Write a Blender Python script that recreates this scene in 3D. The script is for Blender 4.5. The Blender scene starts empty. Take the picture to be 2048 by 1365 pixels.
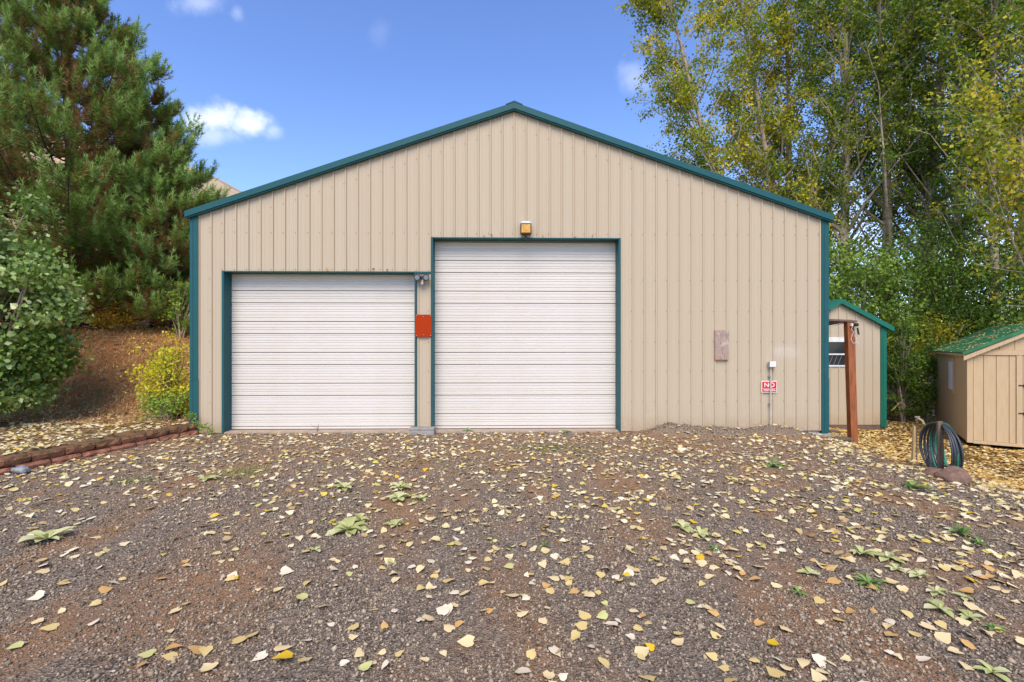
import bpy, math, random
import numpy as np
from math import radians as R, sin, cos, pi
from mathutils import Vector, Matrix

rnd = random.Random(7)
rg = np.random.default_rng(11)
scene = bpy.context.scene
COL = scene.collection

# ------------------------------------------------------------------ camera, sky, sun, exposure
EYE = 1.68
FPX = 967.0            # focal length in pixels of the 2048 px wide photograph
CX, HY = 1024.0, 690.0
cam_d = bpy.data.cameras.new('camera'); cam = bpy.data.objects.new('camera', cam_d); COL.objects.link(cam)
cam.location = (0, 0, EYE); cam.rotation_euler = (R(90), 0, 0)
cam_d.sensor_width = 36; cam_d.lens = 36*FPX/2048
cam_d.shift_y = (HY-682.5)/2048
cam_d.clip_start = 0.05; cam_d.clip_end = 2000
scene.camera = cam

SUN_EL, SUN_AZ = 50, 186          # azimuth clockwise from +Y (186 = behind the camera, slightly left)
world = bpy.data.worlds.new('World'); scene.world = world; world.use_nodes = True
wn, wl = world.node_tree.nodes, world.node_tree.links
wn.clear()
w_out = wn.new('ShaderNodeOutputWorld'); w_bg = wn.new('ShaderNodeBackground')
sky = wn.new('ShaderNodeTexSky'); sky.sky_type = 'NISHITA'; sky.sun_disc = False
sky.sun_elevation = R(SUN_EL); sky.sun_rotation = R(SUN_AZ)
sky.air_density = 1.0; sky.dust_density = 0.6; sky.ozone_density = 2.2; sky.altitude = 900
SKY_STRENGTH = 0.125
w_bg.inputs['Strength'].default_value = SKY_STRENGTH
wl.new(w_bg.outputs[0], w_out.inputs[0])

def W(op, a, b=None, c=None):
    n = wn.new('ShaderNodeMath'); n.operation = op
    for i, v in enumerate((a, b, c)):
        if v is None: continue
        if isinstance(v, (int, float)): n.inputs[i].default_value = v
        else: wl.new(v, n.inputs[i])
    return n.outputs[0]
tc = wn.new('ShaderNodeTexCoord'); sp = wn.new('ShaderNodeSeparateXYZ'); wl.new(tc.outputs['Generated'], sp.inputs[0])
yy = W('MAXIMUM', sp.outputs[1], 0.02)
cu = W('DIVIDE', sp.outputs[0], yy); cv = W('DIVIDE', sp.outputs[2], yy)
nz = wn.new('ShaderNodeTexNoise'); nz.inputs['Scale'].default_value = 24; nz.inputs['Detail'].default_value = 8
nz.inputs['Roughness'].default_value = 0.6
wl.new(tc.outputs['Generated'], nz.inputs['Vector'])
nzv = W('SUBTRACT', nz.outputs[0], 0.5)
# clouds: horizontal tangent, vertical tangent, radii, density
total = None
for (px, py, rx, ry, dens) in ((392, 248, 40, 32, .85), (440, 236, 52, 40, .95), (494, 248, 56, 36, .9), (545, 262, 28, 20, .4), (430, 270, 90, 26, .45),
                               (400, 5, 70, 26, .34), (474, 25, 18, 22, .2), (760, 68, 26, 30, .06), (1266, 156, 44, 34, .26),
                               (1890, 180, 120, 50, .75), (1810, 300, 170, 60, .7), (1990, 90, 70, 60, .4), (1700, 480, 120, 140, .5), (1950, 480, 150, 120, .5)):
    u0, v0, ru, rv = (px-CX)/FPX, (HY-py)/FPX, rx/FPX, ry/FPX
    du = W('DIVIDE', W('SUBTRACT', cu, u0), ru); dv = W('DIVIDE', W('SUBTRACT', cv, v0), rv)
    d2 = W('SQRT', W('ADD', W('MULTIPLY', du, du), W('MULTIPLY', dv, dv)))
    m = W('SUBTRACT', 1.12, d2); m = W('MULTIPLY_ADD', nzv, 1.9, m)
    mr = wn.new('ShaderNodeMapRange'); mr.interpolation_type = 'SMOOTHSTEP'
    wl.new(m, mr.inputs[0]); mr.inputs[1].default_value = -0.05; mr.inputs[2].default_value = 1.15
    mr.inputs[3].default_value = 0; mr.inputs[4].default_value = dens
    total = mr.outputs[0] if total is None else W('MAXIMUM', total, mr.outputs[0])
cmix = wn.new('ShaderNodeMix'); cmix.data_type = 'RGBA'
hs = wn.new('ShaderNodeHueSaturation'); hs.inputs['Saturation'].default_value = 1.14; hs.inputs['Value'].default_value = 1.15; hs.inputs['Hue'].default_value = 0.512
wl.new(sky.outputs[0], hs.inputs['Color'])
wl.new(hs.outputs[0], cmix.inputs[6]); cmix.inputs[7].default_value = (4.6, 4.9, 5.9, 1)
wl.new(total, cmix.inputs[0]); wl.new(cmix.outputs[2], w_bg.inputs['Color'])

sun_d = bpy.data.lights.new('sun', 'SUN'); sun_d.energy = 2.0; sun_d.angle = R(38); sun_d.color = (1.0, 0.89, 0.74)
sun = bpy.data.objects.new('sun', sun_d); COL.objects.link(sun)
sdir = Vector((sin(R(SUN_AZ))*cos(R(SUN_EL)), cos(R(SUN_AZ))*cos(R(SUN_EL)), sin(R(SUN_EL))))
sun.rotation_euler = sdir.to_track_quat('Z', 'Y').to_euler()
vs = scene.view_settings
vs.view_transform = 'Standard'; vs.look = 'None'; vs.gamma = 1; vs.use_curve_mapping = False; vs.exposure = 1.05
scene.cycles.max_bounces = 6; scene.cycles.transparent_max_bounces = 6

# ------------------------------------------------------------------ helpers
def link(o, parent=None):
    COL.objects.link(o)
    if parent is not None: o.parent = parent
    return o
def tag(o, label=None, cat=None, group=None, kind=None):
    if label: o['label'] = label
    if cat: o['category'] = cat
    if group: o['group'] = group
    if kind: o['kind'] = kind
    return o
def empty(name, loc, rz=0, label=None, cat=None, group=None):
    o = bpy.data.objects.new(name, None); o.location = loc; o.rotation_euler = (0, 0, rz)
    o.empty_display_size = .2
    link(o); return tag(o, label, cat, group)

class MB:
    def __init__(s): s.v = []; s.f = []
    def add(s, V, F):
        b = len(s.v); s.v += [tuple(p) for p in V]; s.f += [tuple(i+b for i in f) for f in F]; return s
    def box(s, x0, x1, y0, y1, z0, z1, M=None):
        V = [(x0,y0,z0),(x1,y0,z0),(x1,y1,z0),(x0,y1,z0),(x0,y0,z1),(x1,y0,z1),(x1,y1,z1),(x0,y1,z1)]
        if M is not None: V = [tuple(M @ Vector(p)) for p in V]
        return s.add(V, [(0,3,2,1),(4,5,6,7),(0,1,5,4),(1,2,6,5),(2,3,7,6),(3,0,4,7)])
    def prism(s, poly, y0, y1):      # poly in x,z (counter-clockwise seen from -y)
        n = len(poly); V = [(x,y0,z) for x,z in poly]+[(x,y1,z) for x,z in poly]
        F = [tuple(range(n)), tuple(range(2*n-1, n-1, -1))]
        for i in range(n):
            j = (i+1) % n; F.append((j, i, i+n, j+n))
        return s.add(V, F)
    def tube(s, pts, r, n=8, closed=False):
        V, F = tube_np(np.array(pts, float), r, n, closed); return s.add(V.tolist(), F.tolist()) if closed else s.caps(V, F, n, len(pts))
    def caps(s, V, F, n, m):
        F = [tuple(f) for f in F.tolist()]
        F.append(tuple(range(n-1, -1, -1))); F.append(tuple(range((m-1)*n, m*n)))
        return s.add(V.tolist(), F)
    def build(s, name, mat, parent=None, bevel=0, smooth=False):
        me = bpy.data.meshes.new(name); me.from_pydata(s.v, [], s.f); me.update()
        if mat: me.materials.append(mat)
        if smooth:
            for p in me.polygons: p.use_smooth = True
        o = bpy.data.objects.new(name, me); link(o, parent)
        if bevel:
            b = o.modifiers.new('bevel', 'BEVEL'); b.width = bevel; b.segments = 2; b.limit_method = 'ANGLE'
        return o

def tube_np(P, r, n, closed=False):
    m = len(P); r = np.full(m, r) if np.isscalar(r) else np.asarray(r, float)
    if closed: T = np.roll(P, -1, 0)-np.roll(P, 1, 0)
    else:
        T = np.empty_like(P); T[1:-1] = P[2:]-P[:-2]; T[0] = P[1]-P[0]; T[-1] = P[-1]-P[-2]
    T /= np.linalg.norm(T, axis=1)[:, None]+1e-9
    ref = np.array([0, 0, 1.0]) if abs(T[:, 2].mean()) < .9 else np.array([1.0, 0, 0])
    if closed:
        ref = np.linalg.svd(P-P.mean(0))[2][2]
    A = np.cross(T, ref); A /= np.linalg.norm(A, axis=1)[:, None]+1e-9
    B = np.cross(T, A)
    th = np.arange(n)*2*pi/n
    V = P[:, None, :]+r[:, None, None]*(A[:, None, :]*np.cos(th)[None, :, None]+B[:, None, :]*np.sin(th)[None, :, None])
    V = V.reshape(-1, 3)
    i = np.arange(m if closed else m-1)[:, None]; j = np.arange(n)[None, :]
    a = i*n+j; b = i*n+(j+1) % n; i2 = (i+1) % m
    F = np.stack([a, b, i2*n+(j+1) % n, i2*n+j], -1).reshape(-1, 4)
    return V, F

def nmesh(name, V, F, mat, parent=None, tint=None, smooth=False):
    V = np.ascontiguousarray(V, np.float32); F = np.ascontiguousarray(F, np.int32)
    me = bpy.data.meshes.new(name); k = F.shape[1]; M = F.shape[0]
    me.vertices.add(len(V)); me.vertices.foreach_set('co', V.ravel())
    me.loops.add(M*k); me.loops.foreach_set('vertex_index', F.ravel())
    me.polygons.add(M); me.polygons.foreach_set('loop_start', np.arange(M, dtype=np.int32)*k)
    me.update(calc_edges=True)
    if tint is not None:
        at = me.attributes.new('tint', 'FLOAT', 'POINT'); at.data.foreach_set('value', np.ascontiguousarray(tint, np.float32))
    if smooth: me.polygons.foreach_set('use_smooth', np.ones(M, bool))
    if mat: me.materials.append(mat)
    o = bpy.data.objects.new(name, me); link(o, parent); return o

def sstep(a, b, x):
    t = np.clip((x-a)/(b-a), 0, 1); return t*t*(3-2*t)
def vnoise(x, y, s=1.0, seed=0):
    x = x/s; y = y/s
    return (np.sin(1.7*x+1.3*y+seed)+np.sin(2.9*x-1.9*y+2.1*seed+1)+np.sin(-1.3*x+3.7*y+.7*seed+2)+np.sin(4.3*x+2.3*y+1.9*seed))/4

# ------------------------------------------------------------------ materials
class NT:
    def __init__(s, name):
        s.m = bpy.data.materials.new(name); s.m.use_nodes = True; s.t = s.m.node_tree; s.n = s.t.nodes; s.l = s.t.links
        s.b = s.n['Principled BSDF']; s.co = s.n.new('ShaderNodeTexCoord')
    def noise(s, scale, detail=4, rough=.55, vec=None, stretch=None, coord='Object'):
        n = s.n.new('ShaderNodeTexNoise'); n.inputs['Scale'].default_value = scale; n.inputs['Detail'].default_value = detail
        n.inputs['Roughness'].default_value = rough
        src = vec if vec is not None else s.co.outputs[coord]
        if stretch:
            mp = s.n.new('ShaderNodeMapping'); mp.inputs['Scale'].default_value = stretch; s.l.new(src, mp.inputs[0]); src = mp.outputs[0]
        s.l.new(src, n.inputs['Vector']); return n.outputs[0]
    def voro(s, scale, vec=None, out='Distance', feature='F1'):
        n = s.n.new('ShaderNodeTexVoronoi'); n.inputs['Scale'].default_value = scale; n.feature = feature
        s.l.new(vec if vec is not None else s.co.outputs['Object'], n.inputs['Vector']); return n.outputs[out]
    def ramp(s, fac, stops, interp='LINEAR'):
        n = s.n.new('ShaderNodeValToRGB'); e = n.color_ramp.elements; n.color_ramp.interpolation = interp
        while len(e) < len(stops): e.new(.5)
        for el, (p, c) in zip(e, stops):
            el.position = p; el.color = (*c, 1) if len(c) == 3 else c
        if fac is not None: s.l.new(fac, n.inputs[0])
        return n.outputs[0]
    def mix(s, fac, a, b, mode='MIX'):
        n = s.n.new('ShaderNodeMix'); n.data_type = 'RGBA'; n.blend_type = mode
        for i, v in ((0, fac), (6, a), (7, b)):
            if isinstance(v, (int, float)): n.inputs[i].default_value = v
            elif isinstance(v, tuple): n.inputs[i].default_value = (*v, 1) if len(v) == 3 else v
            else: s.l.new(v, n.inputs[i])
        return n.outputs[2]
    def math(s, op, a, b=None):
        n = s.n.new('ShaderNodeMath'); n.operation = op
        for i, v in enumerate((a, b)):
            if v is None: continue
            if isinstance(v, (int, float)): n.inputs[i].default_value = v
            else: s.l.new(v, n.inputs[i])
        return n.outputs[0]
    def rng(s, v, a, b, c=0, d=1):
        n = s.n.new('ShaderNodeMapRange'); s.l.new(v, n.inputs[0])
        for i, q in enumerate((a, b, c, d)): n.inputs[i+1].default_value = q
        return n.outputs[0]
    def rand(s): return s.n.new('ShaderNodeObjectInfo').outputs['Random']
    def attr(s, name='tint'):
        n = s.n.new('ShaderNodeAttribute'); n.attribute_name = name; return n.outputs['Fac']
    def bump(s, h, strength=.3, dist=.01):
        n = s.n.new('ShaderNodeBump'); n.inputs['Strength'].default_value = strength; n.inputs['Distance'].default_value = dist
        s.l.new(h, n.inputs['Height']); s.l.new(n.outputs[0], s.b.inputs['Normal'])
    def done(s, col, rough=.6, metal=0, spec=.5):
        if isinstance(col, tuple): s.b.inputs['Base Color'].default_value = (*col, 1)
        else: s.l.new(col, s.b.inputs['Base Color'])
        s.b.inputs['Roughness'].default_value = rough; s.b.inputs['Metallic'].default_value = metal
        s.b.inputs['Specular IOR Level'].default_value = spec
        return s.m
def simple(name, col, rough=.6, metal=0, var=.12, scale=9, bump=0):
    t = NT(name); n = t.noise(scale, 5)
    c = t.ramp(n, [(.3, tuple(x*(1-var) for x in col)), (.7, tuple(min(1, x*(1+var)) for x in col))])
    if bump: t.bump(t.noise(scale*8, 4), bump, .004)
    return t.done(c, rough, metal)
def foliage(name, stops, rough=.55, trans=.3, obj=False, spec=.35):
    t = NT(name); f = t.rand() if obj else t.attr()
    col = t.ramp(f, stops); t.done(col, rough, 0, spec)
    tr = t.n.new('ShaderNodeBsdfTranslucent'); t.l.new(col, tr.inputs[0])
    mx = t.n.new('ShaderNodeMixShader'); mx.inputs[0].default_value = trans
    t.l.new(t.b.outputs[0], mx.inputs[1]); t.l.new(tr.outputs[0], mx.inputs[2])
    t.l.new(mx.outputs[0], t.n['Material Output'].inputs[0]); return t.m

M = {}
def m_siding(name, base):
    t = NT(name)
    st = t.noise(7, 4, .6, stretch=(6, 1, .12)); fine = t.noise(30, 3, .6, stretch=(3, 1, .05)); r = t.rand()
    a = tuple(x*.93 for x in base); b = tuple(min(1, x*1.06) for x in base)
    c = t.mix(st, a, b)
    c = t.mix(t.rng(r, 0, 1, .0, .5), c, (base[0]*1.0, base[1]*.96, base[2]*.96))
    rust = t.rng(fine, .6, .8, 0, .22); c = t.mix(rust, c, (base[0]*.86, base[1]*.72, base[2]*.58))
    z = t.n.new('ShaderNodeSeparateXYZ'); t.l.new(t.co.outputs['Object'], z.inputs[0])
    low = t.math('MULTIPLY', t.rng(z.outputs[2], .0, .55, 1, 0), t.rng(t.noise(5, 5, .65), .35, .7, 0, .8))
    c = t.mix(low, c, (base[0]*.92, base[1]*.78, base[2]*.66))
    # grime along the foot of each rib, with rib shade painted into the same stripe, and small differences of tone from pan to pan
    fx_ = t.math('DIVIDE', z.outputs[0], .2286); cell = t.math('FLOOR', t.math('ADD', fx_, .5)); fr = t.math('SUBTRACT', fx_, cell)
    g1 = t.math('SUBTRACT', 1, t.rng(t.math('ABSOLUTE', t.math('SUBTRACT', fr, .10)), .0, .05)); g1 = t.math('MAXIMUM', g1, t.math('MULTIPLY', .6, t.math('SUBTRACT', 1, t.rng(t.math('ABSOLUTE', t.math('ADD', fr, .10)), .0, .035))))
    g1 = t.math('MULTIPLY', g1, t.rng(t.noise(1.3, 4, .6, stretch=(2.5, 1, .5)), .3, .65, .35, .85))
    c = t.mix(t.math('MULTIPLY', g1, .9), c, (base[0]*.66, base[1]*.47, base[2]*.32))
    patch = t.math('MULTIPLY', t.rng(t.math('ABSOLUTE', t.math('SUBTRACT', z.outputs[2], 1.55)), .03, .16, 1, 0), t.rng(t.math('ABSOLUTE', t.math('SUBTRACT', z.outputs[0], 5.3)), .15, .38, 1, 0))
    c = t.mix(t.math('MULTIPLY', patch, t.rng(t.noise(4, 5, .6), .35, .6, 0, .7)), c, (.60, .54, .47))
    spl = t.math('MULTIPLY', t.rng(z.outputs[2], .04, .34, 1, 0), t.rng(t.noise(26, 6, .75), .42, .62, .1, .9)); c = t.mix(spl, c, (base[0]*.66, base[1]*.52, base[2]*.42))
    wn_ = t.n.new('ShaderNodeTexWhiteNoise'); wn_.noise_dimensions = '1D'; t.l.new(t.math('FLOOR', fx_), wn_.inputs['W'])
    c = t.mix(t.rng(wn_.outputs[0], 0, 1, 0, .55), c, (base[0]*.97, base[1]*.93, base[2]*.93))
    t.bump(t.noise(3, 2, .5), .15, .02)
    return t.done(c, .55, 0, .2)
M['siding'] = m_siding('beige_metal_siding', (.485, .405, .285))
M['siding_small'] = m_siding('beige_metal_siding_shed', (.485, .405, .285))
def m_teal(name, c0):
    t = NT(name); n = t.noise(4, 5, .6); n2 = t.noise(60, 3)
    c = t.mix(n, tuple(x*.85 for x in c0), tuple(x*1.15 for x in c0))
    c = t.mix(t.rng(n2, .62, .75, 0, .35), c, (.12, .17, .16)); return t.done(c, .5, 0, .2)
M['teal'] = m_teal('teal_painted_metal', (.016, .088, .095))
M['green_trim'] = m_teal('green_painted_metal', (.015, .145, .10))
t = NT('white_door_metal'); st = t.noise(1.3, 4, .5, stretch=(.5, 1, 1)); z = t.n.new('ShaderNodeSeparateXYZ'); t.l.new(t.co.outputs['Object'], z.inputs[0])
c = t.mix(st, (.65, .605, .555), (.71, .665, .61)); c = t.mix(t.math('MULTIPLY', t.rng(z.outputs[2], 0, .6, .8, 0), t.noise(2, 4)), c, (.58, .50, .37))
c = t.mix(t.rng(t.noise(14, 6, .7), .62, .72, 0, .25), c, (.5, .45, .38))
M['door'] = t.done(c, .42, 0, .4)
M['dark'] = simple('dark_gap', (.03, .028, .026), .9)
M['black'] = simple('black_plastic', (.015, .015, .016), .4)
M['white'] = simple('white_painted', (.72, .71, .68), .5)
M['glass'] = NT('lamp_glass').done((.16, .155, .15), .2)
t = NT('amber_lens'); c = t.ramp(t.noise(12, 3), [(.3, (.55, .25, .02)), (.7, (.72, .40, .05))]); M['amber'] = t.done(c, .25)
M['bronze'] = simple('dark_bronze_metal', (.05, .04, .02), .45)
t = NT('orange_reflector'); c = t.mix(t.rng(t.noise(40, 4, .7), .5, .75, 0, .5), (.36, .032, .003), (.45, .06, .006)); M['orange'] = t.done(c, .6, 0, .1)
t = NT('weathered_board'); n = t.noise(14, 6, .7, stretch=(3, 1, .5)); n2 = t.noise(16, 6, .7, stretch=(1.6, 1, .8))
c = t.ramp(n, [(.32, (.09, .07, .07)), (.45, (.30, .25, .22)), (.6, (.40, .32, .27)), (.72, (.18, .14, .12))])
c = t.mix(t.rng(n2, .50, .58, 0, .85), c, (.52, .21, .09)); c = t.mix(t.rng(t.noise(9, 5, .6), .55, .62, 0, .8), c, (.50, .44, .38)); t.bump(n, .6, .01); M['board'] = t.done(c, .85)
t = NT('orange_stained_wood'); n = t.noise(9, 6, .65, stretch=(5, 5, .35))
c = t.ramp(n, [(.3, (.13, .035, .012)), (.5, (.30, .085, .022)), (.7, (.38, .12, .035))]); t.bump(n, .4, .006); M['post'] = t.done(c, .6)
t = NT('old_wood'); n = t.noise(8, 6, .65, stretch=(5, 5, .5)); c = t.ramp(n, [(.3, (.07, .045, .03)), (.7, (.22, .15, .10))]); t.bump(n, .5, .008); M['oldwood'] = t.done(c, .85)
t = NT('pale_wood'); n = t.noise(8, 6, .65, stretch=(6, 6, .6)); c = t.ramp(n, [(.3, (.34, .22, .08)), (.7, (.52, .38, .17))]); M['palewood'] = t.done(c, .8)
M['sign_red'] = simple('sign_red', (.62, .012, .02), .4, var=.05)
M['conduit'] = simple('painted_conduit', (.52, .45, .35), .5)
M['steel'] = simple('galvanised_metal', (.42, .42, .40), .4, .6)
M['brass'] = simple('old_brass', (.42, .30, .12), .45, .5)
t = NT('concrete'); n = t.noise(9, 7, .65); c = t.ramp(n, [(.3, (.20, .18, .155)), (.7, (.36, .33, .29))]); t.bump(t.noise(60, 4), .3, .005); M['concrete'] = t.done(c, .9)
t = NT('slab_edge'); n = t.noise(5, 7, .65); c = t.ramp(n, [(.3, (.30, .22, .15)), (.7, (.46, .36, .27))]); M['slab'] = t.done(c, .85)
t = NT('tan_painted_wood'); n = t.noise(6, 6, .6, stretch=(4, 4, .4)); c = t.ramp(n, [(.3, (.51, .36, .195)), (.7, (.59, .425, .24))]); t.bump(n, .2, .004); M['tan'] = t.done(c, .65)
t = NT('roof_green'); n = t.noise(5, 6); c = t.ramp(n, [(.3, (.015, .12, .04)), (.7, (.035, .21, .08))]); M['roof_green'] = t.done(c, .5)
t = NT('red_block'); n = t.noise(9, 7, .7); r = t.rand(); geo = t.n.new('ShaderNodeNewGeometry'); s3 = t.n.new('ShaderNodeSeparateXYZ'); t.l.new(geo.outputs['Position'], s3.inputs[0])
c = t.ramp(n, [(.3, (.15, .06, .035)), (.5, (.33, .135, .08)), (.72, (.46, .23, .14))]); c = t.mix(t.rng(r, 0, 1, 0, .5), c, (.26, .12, .08))
moss = t.math('MULTIPLY', t.rng(s3.outputs[2], .06, .18, 0, 1), t.rng(t.noise(5, 6, .7, vec=geo.outputs['Position']), .36, .52, 0, .95))
c = t.mix(moss, c, t.ramp(t.noise(40, 5, .7), [(.3, (.06, .04, .02)), (.7, (.20, .13, .055))])); t.bump(t.noise(35, 6, .7), .8, .02); M['block'] = t.done(c, .95, 0, .15)
t = NT('brown_rock'); n = t.noise(9, 8, .7); c = t.ramp(n, [(.3, (.11, .06, .04)), (.7, (.30, .18, .12))]); t.bump(t.noise(25, 7, .7), .8, .03); M['rock'] = t.done(c, .9)
t = NT('grey_rock'); n = t.noise(20, 8, .7); c = t.ramp(n, [(.3, (.10, .10, .10)), (.7, (.42, .42, .43))]); t.bump(n, .8, .03); M['greyrock'] = t.done(c, .9)
t = NT('bark_poplar'); n = t.noise(5, 7, .7, stretch=(2.5, 2.5, .8)); n2 = t.noise(3, 4, .6, stretch=(1, 1, 6))
c = t.ramp(n, [(.32, (.16, .12, .08)), (.5, (.42, .335, .24)), (.7, (.56, .46, .34))]); c = t.mix(t.rng(n2, .6, .7, 0, .6), c, (.09, .06, .04)); t.bump(n, .7, .03); M['bark'] = t.done(c, .9, 0, .2)
t = NT('bark_pine'); n = t.noise(7, 7, .7); c = t.ramp(n, [(.3, (.03, .02, .015)), (.7, (.13, .085, .06))]); t.bump(n, .7, .03); M['pinebark'] = t.done(c, .9, 0, .2)
M['hose_green'] = simple('green_rubber', (.015, .19, .12), .4); M['hose_grey'] = simple('dark_rubber', (.04, .043, .045), .4)
M['needle'] = foliage('pine_needles', [(0, (.25, .13, .05)), (.22, (.34, .21, .075)), (.30, (.28, .24, .045)), (.5, (.15, .20, .035)), (.75, (.21, .33, .06)), (1, (.40, .56, .16))], .5, .3, spec=.15)
M['poplar'] = foliage('poplar_leaf', [(0, (.09, .16, .016)), (.35, (.17, .27, .022)), (.6, (.38, .40, .03)), (.8, (.60, .50, .035)), (1, (.74, .54, .04))], .5, .38, spec=.18)
M['bush'] = foliage('bush_leaf', [(0, (.08, .14, .02)), (.4, (.16, .26, .03)), (.7, (.28, .40, .055)), (1, (.38, .50, .10))], .5, .32, spec=.18)
M['lilac'] = foliage('lilac_leaf', [(0, (.12, .19, .028)), (.5, (.19, .31, .05)), (.85, (.32, .41, .11)), (1, (.46, .48, .20))], .33, .22, spec=.5)
M['lilac_one'] = foliage('lilac_leaf_single', [(0, (.12, .19, .03)), (.5, (.19, .31, .055)), (.8, (.32, .41, .12)), (1, (.48, .50, .23))], .33, .2, obj=True, spec=.5)
M['yellowbush'] = foliage('yellow_leaf', [(0, (.28, .38, .03)), (.4, (.58, .58, .03)), (1, (.80, .66, .03))], .5, .35)
M['goldbush'] = foliage('gold_leaf', [(0, (.34, .28, .03)), (.5, (.66, .42, .04)), (1, (.80, .52, .05))], .55, .3)
M['mullein'] = foliage('mullein_leaf', [(0, (.40, .42, .14)), (.5, (.52, .54, .22)), (1, (.66, .63, .34))], .8, .2, obj=True, spec=.15)
M['weed'] = foliage('weed_leaf', [(0, (.12, .22, .045)), (.5, (.20, .32, .07)), (1, (.32, .40, .12))], .6, .25, obj=True)
M['grass'] = foliage('grass_blade', [(0, (.16, .20, .04)), (.5, (.28, .29, .09)), (1, (.38, .33, .16))], .7, .25)
M['straw'] = foliage('pine_straw', [(0, (.22, .085, .03)), (.35, (.46, .20, .07)), (.7, (.66, .36, .14)), (1, (.80, .60, .34))], .8, .1)
LEAF_STOPS = [(0, (.30, .17, .07)), (.08, (.50, .34, .16)), (.22, (.66, .50, .22)), (.45, (.72, .58, .28)), (.6, (.77, .65, .38)), (.82, (.78, .70, .50)), (.90, (.54, .50, .16)), (.95, (.66, .52, .10)), (1, (.70, .42, .03))]
M['fallen'] = foliage('fallen_leaf', LEAF_STOPS, .8, .1, spec=.1)
YARD_STOPS = [(0, (.26, .13, .035)), (.25, (.50, .27, .07)), (.5, (.66, .43, .12)), (.75, (.74, .56, .22)), (1, (.76, .65, .38))]
M['fallen_yard'] = foliage('fallen_leaf_yard', YARD_STOPS, .8, .1, spec=.1)
def leaf_mat(name, col):
    t = NT(name); n = t.noise(30, 5, .6); r = t.rand()
    c = t.mix(n, tuple(x*.86 for x in col), tuple(min(1, x*1.08) for x in col)); c = t.mix(t.rng(r, 0, 1, 0, .35), c, (col[0]*.8, col[1]*.68, col[2]*.6))
    sp_ = t.rng(t.noise(70, 3, .5), .66, .74, 0, .7); c = t.mix(sp_, c, (.22, .12, .05))
    return t.done(c, .8, 0, .1)
LEAF_KIND = [('cream', leaf_mat('cream_leaf', (.73, .57, .30))), ('pale yellow', leaf_mat('pale_yellow_leaf', (.64, .48, .19))),
             ('whitish', leaf_mat('whitish_leaf', (.74, .63, .45))), ('orange tan', leaf_mat('orange_tan_leaf', (.60, .36, .13))),
             ('bright yellow', leaf_mat('bright_yellow_leaf', (.70, .46, .03))), ('pale green', leaf_mat('pale_green_leaf', (.54, .52, .20)))]
t = NT('gravel_stone'); a = t.attr()
c = t.ramp(a, [(0, (.07, .055, .042)), (.25, (.19, .148, .105)), (.5, (.33, .258, .18)), (.7, (.45, .335, .215)), (.85, (.52, .42, .30)), (1, (.62, .53, .41))]); M['pebble'] = t.done(c, .9, 0, .08)

# ground: gravel / reddish dirt / leaf mould, all from the world position
t = NT('ground_soil'); geo = t.n.new('ShaderNodeNewGeometry'); pos = geo.outputs['Position']; s3 = t.n.new('ShaderNodeSeparateXYZ'); t.l.new(pos, s3.inputs[0])
vc = t.voro(75, vec=pos, out='Color'); sv = t.n.new('ShaderNodeSeparateColor'); t.l.new(vc, sv.inputs[0])
grav = t.ramp(sv.outputs[0], [(0, (.11, .085, .064)), (.4, (.26, .20, .145)), (.75, (.40, .31, .22)), (1, (.54, .43, .31))])
grav = t.mix(t.rng(t.noise(160, 3, .6, vec=pos), .35, .65, 0, .4), grav, (.18, .13, .092))
dirt = t.ramp(t.noise(22, 7, .7, vec=pos), [(.3, (.27, .14, .07)), (.7, (.50, .29, .15))])
dm = t.rng(t.noise(.75, 7, .62, vec=pos, stretch=(1.5, .7, 1)), .46, .60, 0, .9)
far = t.rng(s3.outputs[1], 4.6, 7.6, 0, .7); dm = t.math('MAXIMUM', dm, t.math('MULTIPLY', far, t.rng(t.noise(1.6, 5, .6, vec=pos), .38, .6)))
pile = t.math('MULTIPLY', t.rng(s3.outputs[2], .035, .08), t.rng(s3.outputs[0], 2.2, 2.5)); pile = t.math('MULTIPLY', pile, t.rng(s3.outputs[1], 8.2, 8.5))
dm = t.math('MULTIPLY', dm, t.math('SUBTRACT', 1, t.math('MULTIPLY', pile, .85)))
c = t.mix(dm, grav, dirt)
litter = t.ramp(t.noise(26, 8, .75, vec=pos), [(.3, (.09, .05, .02)), (.5, (.24, .14, .05)), (.7, (.40, .25, .10))])
rt = t.rng(t.math('ADD', s3.outputs[0], t.math('MULTIPLY', t.noise(1.3, 4, vec=pos), 1.2)), 5.7, 7.2); c = t.mix(rt, c, litter)
straw = t.ramp(t.noise(40, 8, .8, vec=pos, stretch=(1, .6, .6)), [(.3, (.32, .125, .045)), (.7, (.70, .37, .14))])
lf = t.math('MULTIPLY', t.rng(s3.outputs[0], -6.0, -6.15), 1.0); lf2 = t.math('MULTIPLY', lf, t.rng(s3.outputs[2], .15, .24)); c = t.mix(lf2, c, t.mix(t.rng(s3.outputs[2], .20, .30), litter, straw))
dry = t.ramp(t.noise(.3, 8, .7, vec=pos), [(.3, (.20, .15, .07)), (.7, (.42, .31, .17))]); c = t.mix(t.rng(s3.outputs[1], 20, 32), c, dry)
hgt = t.math('ADD', t.voro(75, vec=pos), t.noise(120, 5, .7, vec=pos)); t.bump(hgt, .9, .02)
M['ground'] = t.done(c, .95, 0, .06)
t = NT('dry_hill'); geo = t.n.new('ShaderNodeNewGeometry'); n = t.noise(.08, 8, .65, vec=geo.outputs['Position'], stretch=(1, 1, 3)); n2 = t.noise(.5, 6, .7, vec=geo.outputs['Position'])
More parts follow.
